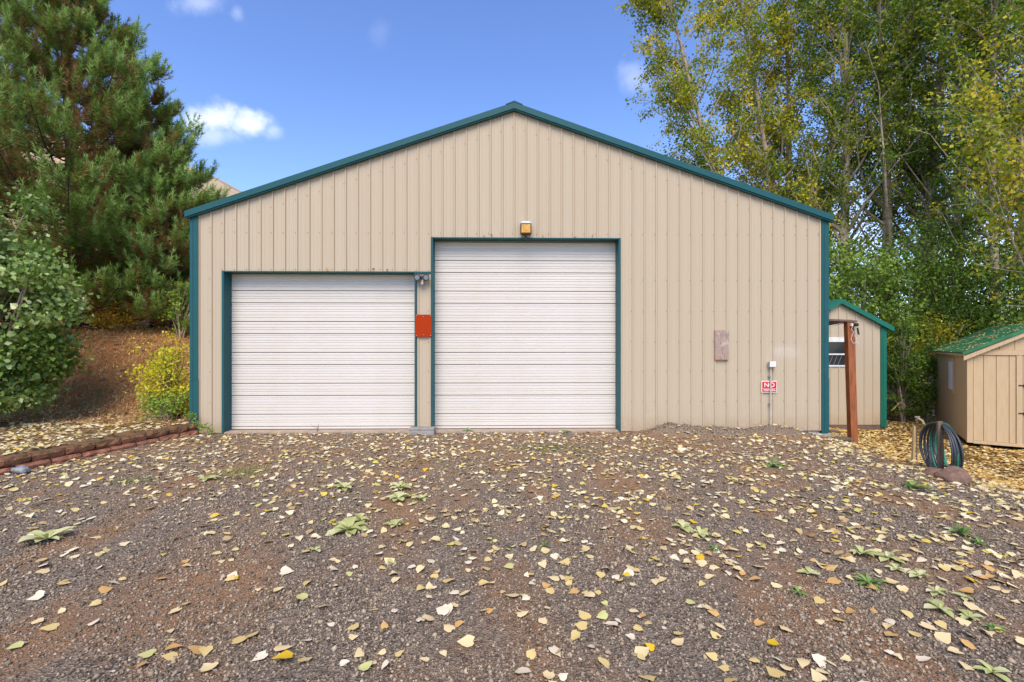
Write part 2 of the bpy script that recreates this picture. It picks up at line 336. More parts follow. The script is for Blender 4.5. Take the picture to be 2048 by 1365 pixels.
c = t.ramp(n, [(.3, (.40, .25, .15)), (.5, (.52, .38, .24)), (.7, (.60, .46, .30))]); c = t.mix(t.rng(n2, .5, .7, 0, .5), c, (.34, .20, .11)); t.bump(n2, .6, .6); M['hill'] = t.done(c, .95, 0, .1)

# ------------------------------------------------------------------ terrain
BR = R(1.3); BX, BY = .04, 9.26                       # the barn's front: position and slight turn
WA, WB = (-5.97, 9.2), (-6.72, 6.3)                   # retaining wall line
wdx, wdy = WB[0]-WA[0], WB[1]-WA[1]
def wall_x(y): return WA[0]+(WA[1]-np.minimum(y, 9.2))*(wdx/-wdy)
def height(x, y):
    x = np.asarray(x, float); y = np.asarray(y, float)
    h = -.60*sstep(4.6, 9.2, x) - .04*sstep(3, 5, x)*sstep(6, 2, y)
    h = h + .018*vnoise(x, y, .9) + .010*vnoise(x, y, .33, 3)
    h = h*(1-.6*sstep(8.6, 9.2, y)*(x < 5.5)*(x > -6))
    mound = .19*np.exp(-((x-3.02)/.42)**2)+.10*np.exp(-((x-3.75)/.42)**2)+.145*np.exp(-((x-5.03)/.42)**2)+.06*np.exp(-((x-4.3)/.6)**2)+.07*np.exp(-((x-5.7)/.3)**2)
    mound = mound*(1+.25*vnoise(x, y, .12, 5))
    h = h + mound*np.exp(-((y-9.12)/.38)**2)*(y < 9.9)
    left = np.where(y <= 9.22, (wall_x(y)-.10-x) > 0, x < -6.10)
    bank = .20 + .03*vnoise(x, y, .6, 9) + 1.8*sstep(9.7, 12.9, y+.25*vnoise(x, y, 1.2, 2)) + .10*np.clip(y-12.5, 0, 30)
    h = np.where(left, bank, h)
    return h
def hz(x, y): return float(height(x, y))
def G(px, py):            # the ground point that the photograph shows at this pixel
    dx, dz = (px-CX)/FPX, -(py-HY)/FPX
    Y = 2.0
    while Y < 40:
        if EYE+dz*Y <= hz(dx*Y, Y): break
        Y += .01
    return Vector((dx*Y, Y, hz(dx*Y, Y)))
def P(px, py, Y): return Vector(((px-CX)/FPX*Y, Y, EYE-(py-HY)/FPX*Y))

xs = np.concatenate([-np.geomspace(900, 16, 24), np.arange(-15.9, 14.01, .1), np.geomspace(14.3, 900, 24)])
xs = np.sort(np.concatenate([xs, [-6.11, -6.09]]))
ys = np.concatenate([-np.geomspace(300, 1, 12), np.arange(0, 1.9, .3), np.arange(1.9, 19, .1), np.geomspace(19.3, 900, 26)])
GX, GY = np.meshgrid(xs, ys); GZ = height(GX, GY)
nxg, nyg = len(xs), len(ys)
ii = (np.arange(nyg-1)[:, None]*nxg+np.arange(nxg-1)[None, :])
F = np.stack([ii, ii+1, ii+1+nxg, ii+nxg], -1).reshape(-1, 4)
g = nmesh('ground', np.stack([GX, GY, GZ], -1).reshape(-1, 3), F, M['ground'], smooth=True); tag(g, kind='structure')

hx = np.linspace(-330, 60, 100); hy = np.linspace(38, 260, 60); HX, HYg = np.meshgrid(hx, hy)
prof = np.interp(HX, [-330, -200, -140, -95, -84, -75, -67, -40, -20, 0, 60], [30, 52, 58, 49.5, 47.5, 43.5, 40.3, 22, 9, -1, -6])
HZ = prof*sstep(36, 122, HYg)+1.2*vnoise(HX, HYg, 9)+.6*vnoise(HX, HYg, 3, 4)-3*(HYg < 45)
n1, n2 = len(hx), len(hy); ii = (np.arange(n2-1)[:, None]*n1+np.arange(n1-1)[None, :]); F = np.stack([ii, ii+1, ii+1+n1, ii+n1], -1).reshape(-1, 4)
tag(nmesh('hill', np.stack([HX, HYg, HZ], -1).reshape(-1, 3), F, M['hill'], smooth=True), kind='structure')

# ------------------------------------------------------------------ the barn
barn = empty('metal_barn', (BX, BY, 0), BR, 'large beige ribbed metal barn with teal trim and two white roll up doors', 'barn')
def FL(px, py=HY, off=0.0):      # barn-local x and z of a pixel on the plane y = off
    u = (px-CX)/FPX
    ox, oy = BX-off*sin(BR), BY+off*cos(BR)
    tt = (oy*u-ox)/(cos(BR)-u*sin(BR)); Y = oy+tt*sin(BR)
    return tt, EYE-(py-HY)/FPX*Y
L0, L1 = FL(447)[0], FL(832)[0]; LT = FL(640, 545)[1]
B0, B1 = FL(864)[0], FL(1239)[0]; BT = FL(1050, 478)[1]
HWID = 6.09; RIDGE = 6.255; SL = .341; DEP = .24; Z0 = .035
def ztop(x): return RIDGE-.06-SL*abs(x)
def in_open(x):
    if L0 < x < L1: return LT
    if B0 < x < B1: return BT
    return None
PITCH = .2286
def rib_profile(xa, xb):
    pts = []
    k0, k1 = int(math.floor(xa/PITCH))-1, int(math.ceil(xb/PITCH))+1
    for k in range(k0, k1+1):
        c = k*PITCH
        for dx, d in ((-.020, 0), (-.012, -.019), (.012, -.019), (.020, 0), (.075-.010, 0), (.075-.004, -.0035), (.075+.004, -.0035), (.085, 0),
                      (.154-.010, 0), (.154-.004, -.0035), (.154+.004, -.0035), (.164, 0)):
            pts.append((c+dx, d))
    pts = sorted(pts)
    X = [p[0] for p in pts]; D = [p[1] for p in pts]
    extra = [xa, xb]+[e for e in (L0, L1, B0, B1, 0) if xa < e < xb]
    allx = sorted(set([x for x in X if xa < x < xb]+extra))
    return [(x, float(np.interp(x, X, D))) for x in allx]
def sheet(name, xa, xb, mat, parent, bottom, top):
    pr = rib_profile(xa, xb); mb = MB()
    for (x0, d0), (x1, d1) in zip(pr, pr[1:]):
        if x1-x0 < 1e-5: continue
        b = bottom((x0+x1)/2)
        mb.add([(x0, d0, b), (x1, d1, b), (x1, d1, top(x1)), (x0, d0, top(x0))], [(0, 1, 2, 3)])
    return mb.build(name, mat, parent)
edges = [-HWID]+[k*PITCH*4+.03 for k in range(-6, 7)]+[HWID]
for a, b in zip(edges, edges[1:]):
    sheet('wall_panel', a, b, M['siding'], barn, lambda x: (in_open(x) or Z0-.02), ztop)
# screws
mb = MB()
rows = [FL(1024, py)[1] for py in (468, 560, 623, 684, 743, 804)]
k = -26
for k in range(-26, 27):
    x = k*PITCH-.032
    if abs(x) > HWID-.05: continue
    lst = list(rows)+[ztop(x)-.35] + ([LT+.05] if L0-.1 < x < L1+.3 else [])
    for zz in lst:
        o_ = in_open(x)
        if (o_ and zz < o_) or zz > ztop(x)-.1: continue
        zz += rnd.uniform(-.006, .006); mb.box(x-.006, x+.006, -.008, 0, zz-.006, zz+.006)
scr = mb.build('screw', simple('screw_heads', (.20, .14, .09), .5), barn); tag(scr, kind='stuff')
# body behind
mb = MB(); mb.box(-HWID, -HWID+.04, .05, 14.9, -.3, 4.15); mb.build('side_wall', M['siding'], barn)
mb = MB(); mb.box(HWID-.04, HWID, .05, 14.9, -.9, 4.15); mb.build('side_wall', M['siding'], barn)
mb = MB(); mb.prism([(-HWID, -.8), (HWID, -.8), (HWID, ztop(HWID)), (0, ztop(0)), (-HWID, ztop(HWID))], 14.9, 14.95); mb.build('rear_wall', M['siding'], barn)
E = 6.155
for s in (-1, 1):
    x0, x1 = (-E, 0) if s < 0 else (0, E)
    zf = lambda x: RIDGE+.015-SL*abs(x)
    mb = MB(); mb.prism([(x0, zf(x0)-.05), (x1, zf(x1)-.05), (x1, zf(x1)), (x0, zf(x0))], -.02, 15.1); mb.build('roof', M['teal'], barn)
    mb = MB(); mb.prism([(x0, zf(x0)-.108), (x1, zf(x1)-.108), (x1, zf(x1)+.006), (x0, zf(x0)+.006)], -.105, -.0235)
    mb.prism([(x0, zf(x0)-.134), (x1, zf(x1)-.134), (x1, zf(x1)-.112), (x0, zf(x0)-.112)], -.085, -.0235)
    mb.build('rake_trim', M['teal'], barn)
mb = MB(); mb.prism([(-.16, zf(.16)+.008), (0, zf(0)+.008), (.16, zf(.16)+.008), (.16, zf(.16)+.022), (0, zf(0)+.035), (-.16, zf(.16)+.022)], -.112, 15.1); mb.build('ridge_cap', M['teal'], barn)
# corner trims (two lapped lengths each)
for s in (-1, 1):
    xo = s*(HWID+.012); xi = s*(HWID-.145 if s < 0 else HWID-.125); a, b = min(xo, xi), max(xo, xi)
    zb = -.03 if s > 0 else -.05; lap = FL(1650, 757)[1]
    mb = MB(); mb.box(a, b, -.030, .12, lap, ztop(HWID)+.04); mb.box(a+.045, a+.060, -.036, -.03, lap, ztop(HWID)); mb.build('corner_trim', M['teal'], barn)
    mb = MB(); mb.box(a-.004, b+.004, -.034, .12, zb, lap-.002); mb.box(a+.045, a+.060, -.040, -.034, zb, lap-.004); mb.build('corner_trim', M['teal'], barn)
# door frames
def frame(x0, x1, zt, name_parts):
    tw = .032
    mb = MB(); mb.box(x0-.018, x0+tw-.01, -.032, DEP+.05, -.05 if x0 < -4 else Z0, zt+.02); mb.build('door_jamb', M['teal'], barn)
    mb = MB(); mb.box(x1-tw+.01, x1+.018, -.032, DEP+.05, Z0-.02, zt+.02); mb.build('door_jamb', M['teal'], barn)
    mb = MB(); mb.box(x0+tw-.009, x1-tw+.009, -.034, DEP+.05, zt-.004, zt+.016); mb.build('door_header', M['teal'], barn)
frame(L0, L1, LT, None); frame(B0, B1, BT, None)
mb = MB(); mb.box(L1+.019, B0-.019, -.036, 0, LT-.02, LT+.016); mb.build('door_header', M['teal'], barn)
# roll-up doors: each visible slat is a sub-part with its rolled ribs
def slat_mesh(name, w, H, wide):
    g = .0058; prof = [(g, .02), (g, .006), (g+.006, 0)]
    fr = (.20, .34, .52, .64, .80, .90) if wide else (.33, .50, .76)
    for f in fr:
        zc = f*H; prof += [(zc-.009, 0), (zc-.004, .0085), (zc+.004, .0085), (zc+.009, 0)]
    prof += [(H-g-.006, 0), (H-g, .006), (H-g, .02)]
    V = []; Fq = []
    for i, (zz, d) in enumerate(prof):
        V += [(0, d, zz), (w, d, zz)]
        if i: Fq.append((2*i-2, 2*i-1, 2*i+1, 2*i))
    me = bpy.data.meshes.new(name); me.from_pydata(V, [], Fq); me.materials.append(M['door']); return me
def rollup(x0, x1, zt, zb, first_wide, label):
    d = bpy.data.objects.new('rollup_door', None); link(d, barn); d['label'] = label
    Y = DEP
    mb = MB(); mb.box(x0, x1, Y+.02, Y+.045, zb-.02, zt+.02); mb.build('curtain_backing', M['dark'], d)
    w = x1-x0; mw = slat_mesh('wide_slat', w, .3635, True); mn = slat_mesh('narrow_slat', w, .2375, False)
    zz = zb+.045; bar = MB(); bar.box(x0+.002, x1-.002, Y-.008, Y+.018, zb, zz-.004); bar.build('bottom_bar', M['door'], d, .003)
    wide = first_wide; first = True
    while zz < zt:
        H = .3635 if wide else .2375
        me = mw if wide else mn
        if zz+H > zt+.10:      # last slat runs up behind the header
            pass
        o = bpy.data.objects.new('slat', me); link(o, d); o.location = (x0, Y, zz)
        zz += H; wide = not wide
        if zz > zt-.0: break
    return d
zb = FL(640, 858, DEP)[1]
rollup(L0+.02, L1-.02, LT+.05, zb, False, 'shorter white ribbed roll up door on the left')
zb2 = FL(1050, 856.5, DEP)[1]
rollup(B0+.02, B1-.02, BT+.05, zb2, False, 'taller white ribbed roll up door in the middle')
mb = MB(); mb.box(L0-.02, L1+.02, -.02, DEP+.3, -.25, Z0-.004); mb.box(B0-.02, B1+.02, -.02, DEP+.3, -.25, Z0-.004); mb.build('door_sill', M['slab'], barn)
mb = MB(); mb.box(-HWID+.05, HWID-.02, .03, .5, -.6, Z0-.024); mb.build('foundation', M['concrete'], barn)
x = FL(1628)[0]; mb = MB(); mb.box(x-.35, HWID+.03, -.06, .4, -.5, -.04); mb.build('footing', M['concrete'], barn, .01)

def on_barn(px, py, off=0):
    t_, z_ = FL(px, py, off); return Vector((BX+t_*cos(BR)-off*sin(BR), BY+t_*sin(BR)+off*cos(BR), z_))

# amber flood light above the tall door
c = on_barn(1051, 461)
fl = empty('flood_light', c, BR, 'square amber lens flood light above the tall roll up door', 'light')
mb = MB(); mb.box(-.105, .105, -.16, -.06, -.105, .09); mb.build('housing', M['bronze'], fl, .01)
mb = MB(); mb.box(-.085, .085, -.172, -.161, -.085, .07); mb.build('lens', M['amber'], fl, .008)
mb = MB(); mb.box(-.10, .10, -.155, -.02, .092, .125); mb.box(-.055, .055, -.12, -.02, .126, .14); mb.build('top_cover', M['steel'], fl, .01)
mb = MB(); mb.tube([(0, -.08, -.10), (0, -.08, -.17), (0, -.02, -.18)], .022, 8); mb.build('bracket', M['black'], fl)
# twin spot light on the strip between the doors
c = on_barn(846, 557)
sl = empty('twin_spot_light', c, BR, 'black twin head security light between the two roll up doors', 'light')
for s in (-1, 1):
    mb = MB(); mb.tube([(s*.075, -.04, 0), (s*.078, -.06, 0), (s*.082, -.13, -.006), (s*.084, -.16, -.008)], [.03, .05, .058, .062], 14); hd = mb.build('lamp_head', M['black'], sl)
    mb = MB(); mb.tube([(s*.084, -.158, -.008), (s*.084, -.166, -.008)], .046, 14); mb.build('bulb_glass', M['glass'], hd)
    mb = MB(); mb.tube([(0, -.05, 0), (s*.05, -.07, .0)], .014, 6); mb.build('arm', M['black'], sl)
mb = MB(); mb.box(-.035, .035, -.07, -.02, -.05, .04); mb.build('mount', M['black'], sl, .008)
mb = MB(); mb.tube([(0, -.045, -.05), (0, -.085, -.10), (0, -.09, -.135)], [.03, .036, .028], 10); mb.build('motion_sensor', M['steel'], sl)
# orange reflector plate
c0, c1 = FL(832, 630), FL(864, 674); c = on_barn(848, 652); w2, h2 = abs(c1[0]-c0[0])/2, abs(c1[1]-c0[1])/2
rf = empty('reflector_plate', c, BR, 'orange red rectangular plate fixed between the two roll up doors', 'plate')
mb = MB(); mb.add([(-w2, -.050, -h2), (0, -.058, -h2), (w2, -.050, -h2), (-w2, -.050, h2), (0, -.058, h2), (w2, -.050, h2),
                   (-w2, -.040, -h2), (w2, -.040, -h2), (-w2, -.040, h2), (w2, -.040, h2)],
                  [(0, 1, 4, 3), (1, 2, 5, 4), (6, 8, 9, 7), (6, 0, 3, 8), (2, 7, 9, 5), (0, 6, 7, 2, 1), (8, 3, 4, 5, 9)])
mb.build('plate', M['orange'], rf, .004)
mb = MB()
for sx, sz in ((-1, -1), (1, -1), (-1, 1), (1, 1), (0, .9), (0, -.9)): mb.box(sx*(w2-.02)-.006, sx*(w2-.02)+.006, -.062, -.05, sz*(h2-.02)-.006, sz*(h2-.02)+.006)
mb.build('rivet', M['steel'], rf)
# weathered board
c0, c1 = FL(1428, 661), FL(1455, 720); c = on_barn(1441.5, 690.5); w2, h2 = abs(c1[0]-c0[0])/2, abs(c1[1]-c0[1])/2
mb = MB()
nn = 8
for i in range(nn):        # slightly uneven face made of grain strips
    a = -w2+2*w2*i/nn; b = -w2+2*w2*(i+1)/nn; d = rnd.uniform(0, .003)
    mb.box(a, b-.0005, -.055-d, -.021, -h2+rnd.uniform(0, .006), h2-rnd.uniform(0, .006))
bo = mb.build('wood_board', M['board'], None); bo.location = c; bo.rotation_euler = (0, 0, BR)
tag(bo, 'small weathered grey and orange wooden board on the barn wall right of the tall door', 'board')
# socket box with conduit
c = on_barn(1539.5, 729.5); eb = empty('electrical_box', c, BR, 'small grey outlet box with a thin conduit running down the barn wall', 'electrical box')
mb = MB(); mb.box(-.055, .055, -.10, -.02, -.06, .055); mb.build('box_body', M['steel'], eb, .012)
mb = MB(); mb.box(-.06, .06, -.115, -.101, -.045, .062); mb.build('cover', M['white'], eb, .008)
zc = hz(c.x, c.y-.05)-c.z
mb = MB(); mb.tube([(-.012, -.06, -.055), (-.014, -.06, -.3), (-.016, -.06, zc)], .014, 8); mb.build('conduit', M['conduit'], eb)
for zz in (-.22, -.75): mb = MB(); mb.box(-.045, .02, -.075, -.02, zz-.008, zz+.008); mb.build('strap', M['steel'], eb)
# no trespassing sign, split by the conduit
c0, c1 = FL(1521, 762), FL(1552, 785.5); c = on_barn(1536.5, 773.7); w2, h2 = abs(c1[0]-c0[0])/2, abs(c1[1]-c0[1])/2
sg = empty('warning_sign', c+Vector((0, -.03, 0)), BR, 'red and white NO TRESPASSING sign behind the conduit on the barn wall', 'sign')
mb = MB(); mb.box(-w2, w2, -.006, 0, -h2, h2); mb.build('sign_plate', M['white'], sg, .002)
mb = MB(); mb.box(-w2+.014, w2-.014, -.009, -.0065, -.028, h2-.016); mb.box(-w2+.014, w2-.014, -.009, -.0065, -h2+.014, -.034); mb.build('red_panel', M['sign_red'], sg)
def text(body, size, x, z, parent, mat, name, sx=1, y=-.0105):
    cu_ = bpy.data.curves.new(name, 'FONT'); cu_.body = body; cu_.size = size; cu_.align_x = 'CENTER'; cu_.align_y = 'CENTER'; cu_.extrude = .0008; cu_.offset = size*.018
    o = bpy.data.objects.new(name, cu_); link(o); bpy.context.view_layer.update()
    me = bpy.data.meshes.new_from_object(o.evaluated_get(bpy.context.evaluated_depsgraph_get())); bpy.data.objects.remove(o)
    me.materials.clear(); me.materials.append(mat)
    q = bpy.data.objects.new(name, me); link(q, parent); q.location = (x, y, z); q.rotation_euler = (R(90), 0, 0); q.scale = (sx, 1, 1); return q
text('NO', .115, 0, .032, sg, M['white'], 'lettering', 1.15)
text('TRESPASSING', .056, 0, -.064, sg, M['white'], 'lettering', .70)
# concrete block at the foot of the strip
c0 = G(844, 869); bk = empty('concrete_block', (c0.x, 9.13, 0), BR, 'grey concrete block at the foot of the strip between the roll up doors', 'block')
mb = MB(); mb.box(-.235, .235, -.12, .10, -.05, .085); mb.build('base_block', M['concrete'], bk, .012)
mb = MB(); mb.box(-.235, .24, -.125, .10, .0865, .125); mb.build('cap_block', M['concrete'], bk, .01)

# ------------------------------------------------------------------ leaves, generic builders
def leaf_cards(C, size, tint, droop=.3, up=.0, fold=.25, aspect=.74, rng=rg):
    n = len(C); d = rng.normal(size=(n, 3)); d[:, 2] -= droop; d /= np.linalg.norm(d, axis=1)[:, None]
    s = rng.normal(size=(n, 3)); s[:, 2] *= (1-up); s = np.cross(d, s); s /= np.linalg.norm(s, axis=1)[:, None]+1e-9
    nn_ = np.cross(d, s)
    L = size[:, None] if not np.isscalar(size) else np.full((n, 1), size)
    a = C-d*L*.5; b = C+s*L*aspect*.5-d*L*.12+nn_*L*fold*.5; t_ = C+d*L*.5; e = C-s*L*aspect*.5-d*L*.12+nn_*L*fold*.5
    V = np.stack([a, b, t_, e], 1).reshape(-1, 3)
    k = np.arange(n)[:, None]*4
    Fq = np.concatenate([k+np.array([0, 1, 2]), k+np.array([0, 2, 3])], 1).reshape(-1, 3)
    return V, Fq, np.repeat(tint, 4)

def join_tubes(tubes):
    Vs, Fs, b = [], [], 0
    for V, Fq in tubes:
        Vs.append(V); Fs.append(Fq+b); b += len(V)
    return np.concatenate(Vs), np.concatenate(Fs)

def poplar(name, base, height_, lean, crown0, rad, nb, nleaf, lsize, tint_mu, label, group, trunk_r=.16, azb=None, seed=1, cat='tree', mat='poplar', yspread=.30, spread_el=(38, 62)):
    r = np.random.default_rng(seed)
    root = empty(name, base, 0, label, cat, group)
    m = 14; tt = np.linspace(0, 1, m)
    TP = np.stack([lean[0]*tt**1.3+.10*np.sin(tt*7+seed), lean[1]*tt+.10*np.cos(tt*6+seed), tt*height_-.15], 1)
    TR = 1.2*trunk_r*(1-.88*tt)+.012; TR[0] *= 1.25
    nmesh('trunk', *tube_np(TP, TR, 10), M['bark'], root, smooth=True)
    tubes = []; cents = []; cl_t = []
    for i in range(nb):
        u = crown0+(1-crown0)*((i+r.random())/nb)**.95
        p0 = np.array([np.interp(u, tt, TP[:, k]) for k in range(3)])
        az = r.uniform(0, 2*pi) if azb is None or r.random() < .45 else azb+r.normal()*.8
        el = R(r.uniform(*spread_el)); ln = rad*(1-.38*(u-crown0)/(1-crown0))*r.uniform(.75, 1.3)/cos(el)*.9
        dr = np.array([cos(az)*cos(el), sin(az)*cos(el), sin(el)])
        ss = np.linspace(0, 1, 7)[:, None]
        bend = np.array([0, 0, 1.0])*ln*.18; wob = r.normal(size=3)*ln*.06
        BP = p0+dr*ln*ss+bend*ss**2+wob*np.sin(ss*4)
        r0 = max(.014, np.interp(u, tt, TR)*r.uniform(.28, .5))
        tubes.append(tube_np(BP, r0*(1-.85*ss[:, 0]), 5))
        ntw = r.integers(6, 10)
        for j in range(ntw):
            v = r.uniform(.22, 1); q0 = np.array([np.interp(v, ss[:, 0], BP[:, k]) for k in range(3)])
            d2 = dr*.6+r.normal(size=3)*.75; d2 /= np.linalg.norm(d2); l2 = ln*r.uniform(.16, .36)
            q = q0+d2*l2*np.linspace(0, 1, 4)[:, None]+np.array([0, 0, .1])*l2*(np.linspace(0, 1, 4)[:, None]**2)
            tubes.append(tube_np(q, r0*.28*(1-.7*np.linspace(0, 1, 4))+.003, 3))
            ct = tint_mu+r.normal()*yspread*.6
            for w_ in np.linspace(.25, 1.05, 4):
                cents.append(q0+d2*l2*w_); cl_t.append(ct)
    nmesh('branch', *join_tubes(tubes), M['bark'], root, smooth=True)
    cents = np.array(cents); cl_t = np.array(cl_t)
    k = r.integers(0, len(cents), nleaf)
    Cc = cents[k]+r.normal(size=(nleaf, 3))*np.array([.125, .125, .12])*(lsize/.09)
    ti = np.clip(cl_t[k]+r.normal(size=nleaf)*yspread*.5, 0, 1)
    V, Fq, T = leaf_cards(Cc, 1.12*lsize*r.uniform(.7, 1.25, nleaf), ti, droop=.5, rng=r)
    f = nmesh('crown', V, Fq, M[mat], root, T); tag(f, kind='stuff')
    return root

def bush(name, base, rx, ry, rz_, nleaf, lsize, mat, tint_mu, label, cat='bush', group=None, seed=1, nclump=90, spread=.14, stems=14, zc=.55, shell=.45, tsd=.22, barkm='bark', bare=.12):
    r = np.random.default_rng(seed); root = empty(name, base, 0, label, cat, group)
    d = r.normal(size=(nclump, 3)); d /= np.linalg.norm(d, axis=1)[:, None]
    rr = r.uniform(shell, 1, nclump)**.6
    lump = 1+.22*np.sin(d[:, 0]*5+seed)*np.cos(d[:, 2]*4+seed*2)+.12*r.normal(size=nclump)
    C0 = d*rr[:, None]*lump[:, None]*np.array([rx, ry, rz_*.5])+np.array([0, 0, rz_*zc])
    C0[:, 2] = np.maximum(C0[:, 2], bare*rz_)
    tubes = []
    for i in range(stems):
        e = C0[r.integers(nclump)]; b = np.array([r.normal()*.08*rx, r.normal()*.08*ry, -.1])
        s_ = np.linspace(0, 1, 6)[:, None]; q = b+(e-b)*s_+np.array([0, 0, .12*rz_])*np.sin(s_*pi)*.6
        tubes.append(tube_np(q, (.03*min(1.6, rz_/2))*(1-.8*s_[:, 0]), 5))
    for i in range(nclump):
        e = C0[i]; b = np.array([0, 0, e[2]*.55]); s_ = np.linspace(.25, 1.02, 4)[:, None]
        tubes.append(tube_np(b+(e-b)*s_, .010*(1-.6*s_[:, 0])+.002, 3))
    nmesh('stem', *join_tubes(tubes), M[barkm], root, smooth=True)
    k = r.integers(0, nclump, nleaf); ct = tint_mu+r.normal(size=nclump)*tsd
    Cc = C0[k]+r.normal(size=(nleaf, 3))*spread*np.array([1.15, 1.15, .8])*min(rx, rz_)
    ti = np.clip(ct[k]+r.normal(size=nleaf)*.15, 0, 1)
    V, Fq, T = leaf_cards(Cc, lsize*r.uniform(.65, 1.25, nleaf), ti, droop=.35, rng=r)
    f = nmesh('foliage', V, Fq, M[mat], root, T); tag(f, kind='stuff'); return root

# ------------------------------------------------------------------ poplars behind and right of the barn
gz = -.6
def at(px, Y): return ((px-CX)/FPX*Y, Y, hz((px-CX)/FPX*Y, Y))
GR = 'tall poplars behind the barn and sheds'
poplar('poplar_tree', at(1520, 21), 19, (-4.5, 0, 0), .13, 2.8, 68, 24000, .112, .52, 'leftmost yellowing poplar, leaning left over the barn roof', GR, .15, pi*.95, 1)
poplar('poplar_tree', at(1600, 22), 19.5, (-2.9, .3, 0), .17, 2.9, 62, 24000, .112, .57, 'yellow leaved poplar leaning left, its pale trunk crossing above the barn roof', GR, .17, pi, 2)
poplar('poplar_tree', at(1588, 23), 20, (-.5, 0, 0), .17, 2.4, 56, 19000, .112, .48, 'upright poplar rising just behind the right slope of the barn roof', GR, .18, None, 3)
poplar('poplar_tree', at(1692, 20.5), 20, (-.1, 0, 0), .27, 2.5, 60, 19000, .108, .34, 'straight poplar with a bare pale trunk right above the barn corner', GR, .19, None, 4)
poplar('poplar_tree', at(1782, 20), 20, (-.3, .4, 0), .29, 2.5, 60, 19000, .108, .24, 'straight poplar behind the small green trimmed shed', GR, .20, None, 5)
poplar('poplar_tree', at(1826, 20), 20, (1.9, 0, 0), .29, 2.4, 60, 18000, .108, .24, 'thick poplar leaning right between the two sheds', GR, .25, None, 6)
poplar('poplar_tree', at(1910, 19), 19, (.2, 0, 0), .24, 2.5, 58, 19000, .108, .15, 'dark green poplar behind the tan shed', GR, .15, None, 7)
poplar('poplar_tree', at(1985, 16), 17, (.15, 0, 0), .24, 1.9, 50, 12500, .105, .36, 'slender poplar with pale bark behind the tan shed roof', GR, .12, None, 8)
poplar('poplar_tree', at(2060, 17), 18, (-.2, 0, 0), .22, 2.5, 54, 18000, .105, .1, 'dark poplar at the right edge of the photo', GR, .2, None, 9)
poplar('poplar_tree', at(1650, 27), 21, (.6, 0, 0), .24, 2.8, 50, 11000, .12, .2, 'farthest poplar, seen through gaps right of the barn corner', GR, .16, None, 10)
poplar('poplar_tree', at(1870, 27), 22, (-.4, 0, 0), .24, 2.9, 50, 11000, .12, .12, 'dark poplar standing deep behind the two sheds', GR, .16, None, 11)
poplar('poplar_tree', at(2110, 12.5), 8.5, (-.9, 0, 0), .30, 1.9, 30, 5200, .10, .6, 'near poplar with large yellow green leaves over the tan shed', GR, .09, pi, 12)
GB = 'leafy undergrowth behind the sheds'
bush('maple_bush', at(1715, 16.5), 1.5, 1.4, 6.3, 13000, .11, 'bush', .48, 'light green maple bush rising above the small shed roof', 'bush', GB, 21, 150, .16, shell=.3)
bush('maple_bush', at(1822, 17), 1.8, 1.5, 6.3, 14000, .10, 'bush', .32, 'broad mid green bush under the two pale poplar trunks', 'bush', GB, 22, 150, .16, shell=.3)
bush('maple_bush', at(1925, 16.5), 1.8, 1.5, 5.8, 13000, .10, 'bush', .12, 'dark green bush behind the left end of the tan shed', 'bush', GB, 23, 140, .16, shell=.3)
bush('maple_bush', at(2035, 16), 1.9, 1.5, 5.6, 13000, .10, 'bush', .12, 'darkest bush, above the tan shed roof at the photo edge', 'bush', GB, 24, 140, .16, shell=.3)
bush('yellow_bush', at(1845, 15.6), 1.25, 1.0, 3.4, 5500, .085, 'poplar', .62, 'yellow green bush between the small shed and the tan shed', 'bush', GB, 25, 90, .16, shell=.3)
bush('yellow_bush', at(1668, 20), 1.6, 1.0, 4.3, 4500, .085, 'poplar', .75, 'yellowing bush seen between the barn corner and the small shed roof', 'bush', GB, 26, 90, .16, shell=.3)
bush('arborvitae', at(1805, 14.2), .42, .42, 3.0, 9000, .055, 'bush', .0, 'dark narrow evergreen beside the small shed corner', 'bush', None, 27, 160, .16, shell=.1, zc=.48)
bush('climbing_shrub', at(1850, 14.4), .62, .5, 2.3, 4200, .09, 'bush', .38, 'leafy shrub pressed against the back corner of the tan shed', 'bush', GB, 28, 60, .18, shell=.3)
# pale stick leaning out of the undergrowth
mb = MB(); a = P(1783, 822, 14.0); b = P(1829, 781, 14.3); mb.tube([tuple(a), tuple((a+b)/2+Vector((0, 0, .03))), tuple(b)], [.016, .013, .008], 6)
tag(mb.build('stick', M['palewood'], None), 'thin pale stick leaning against the dark evergreen', 'stick')

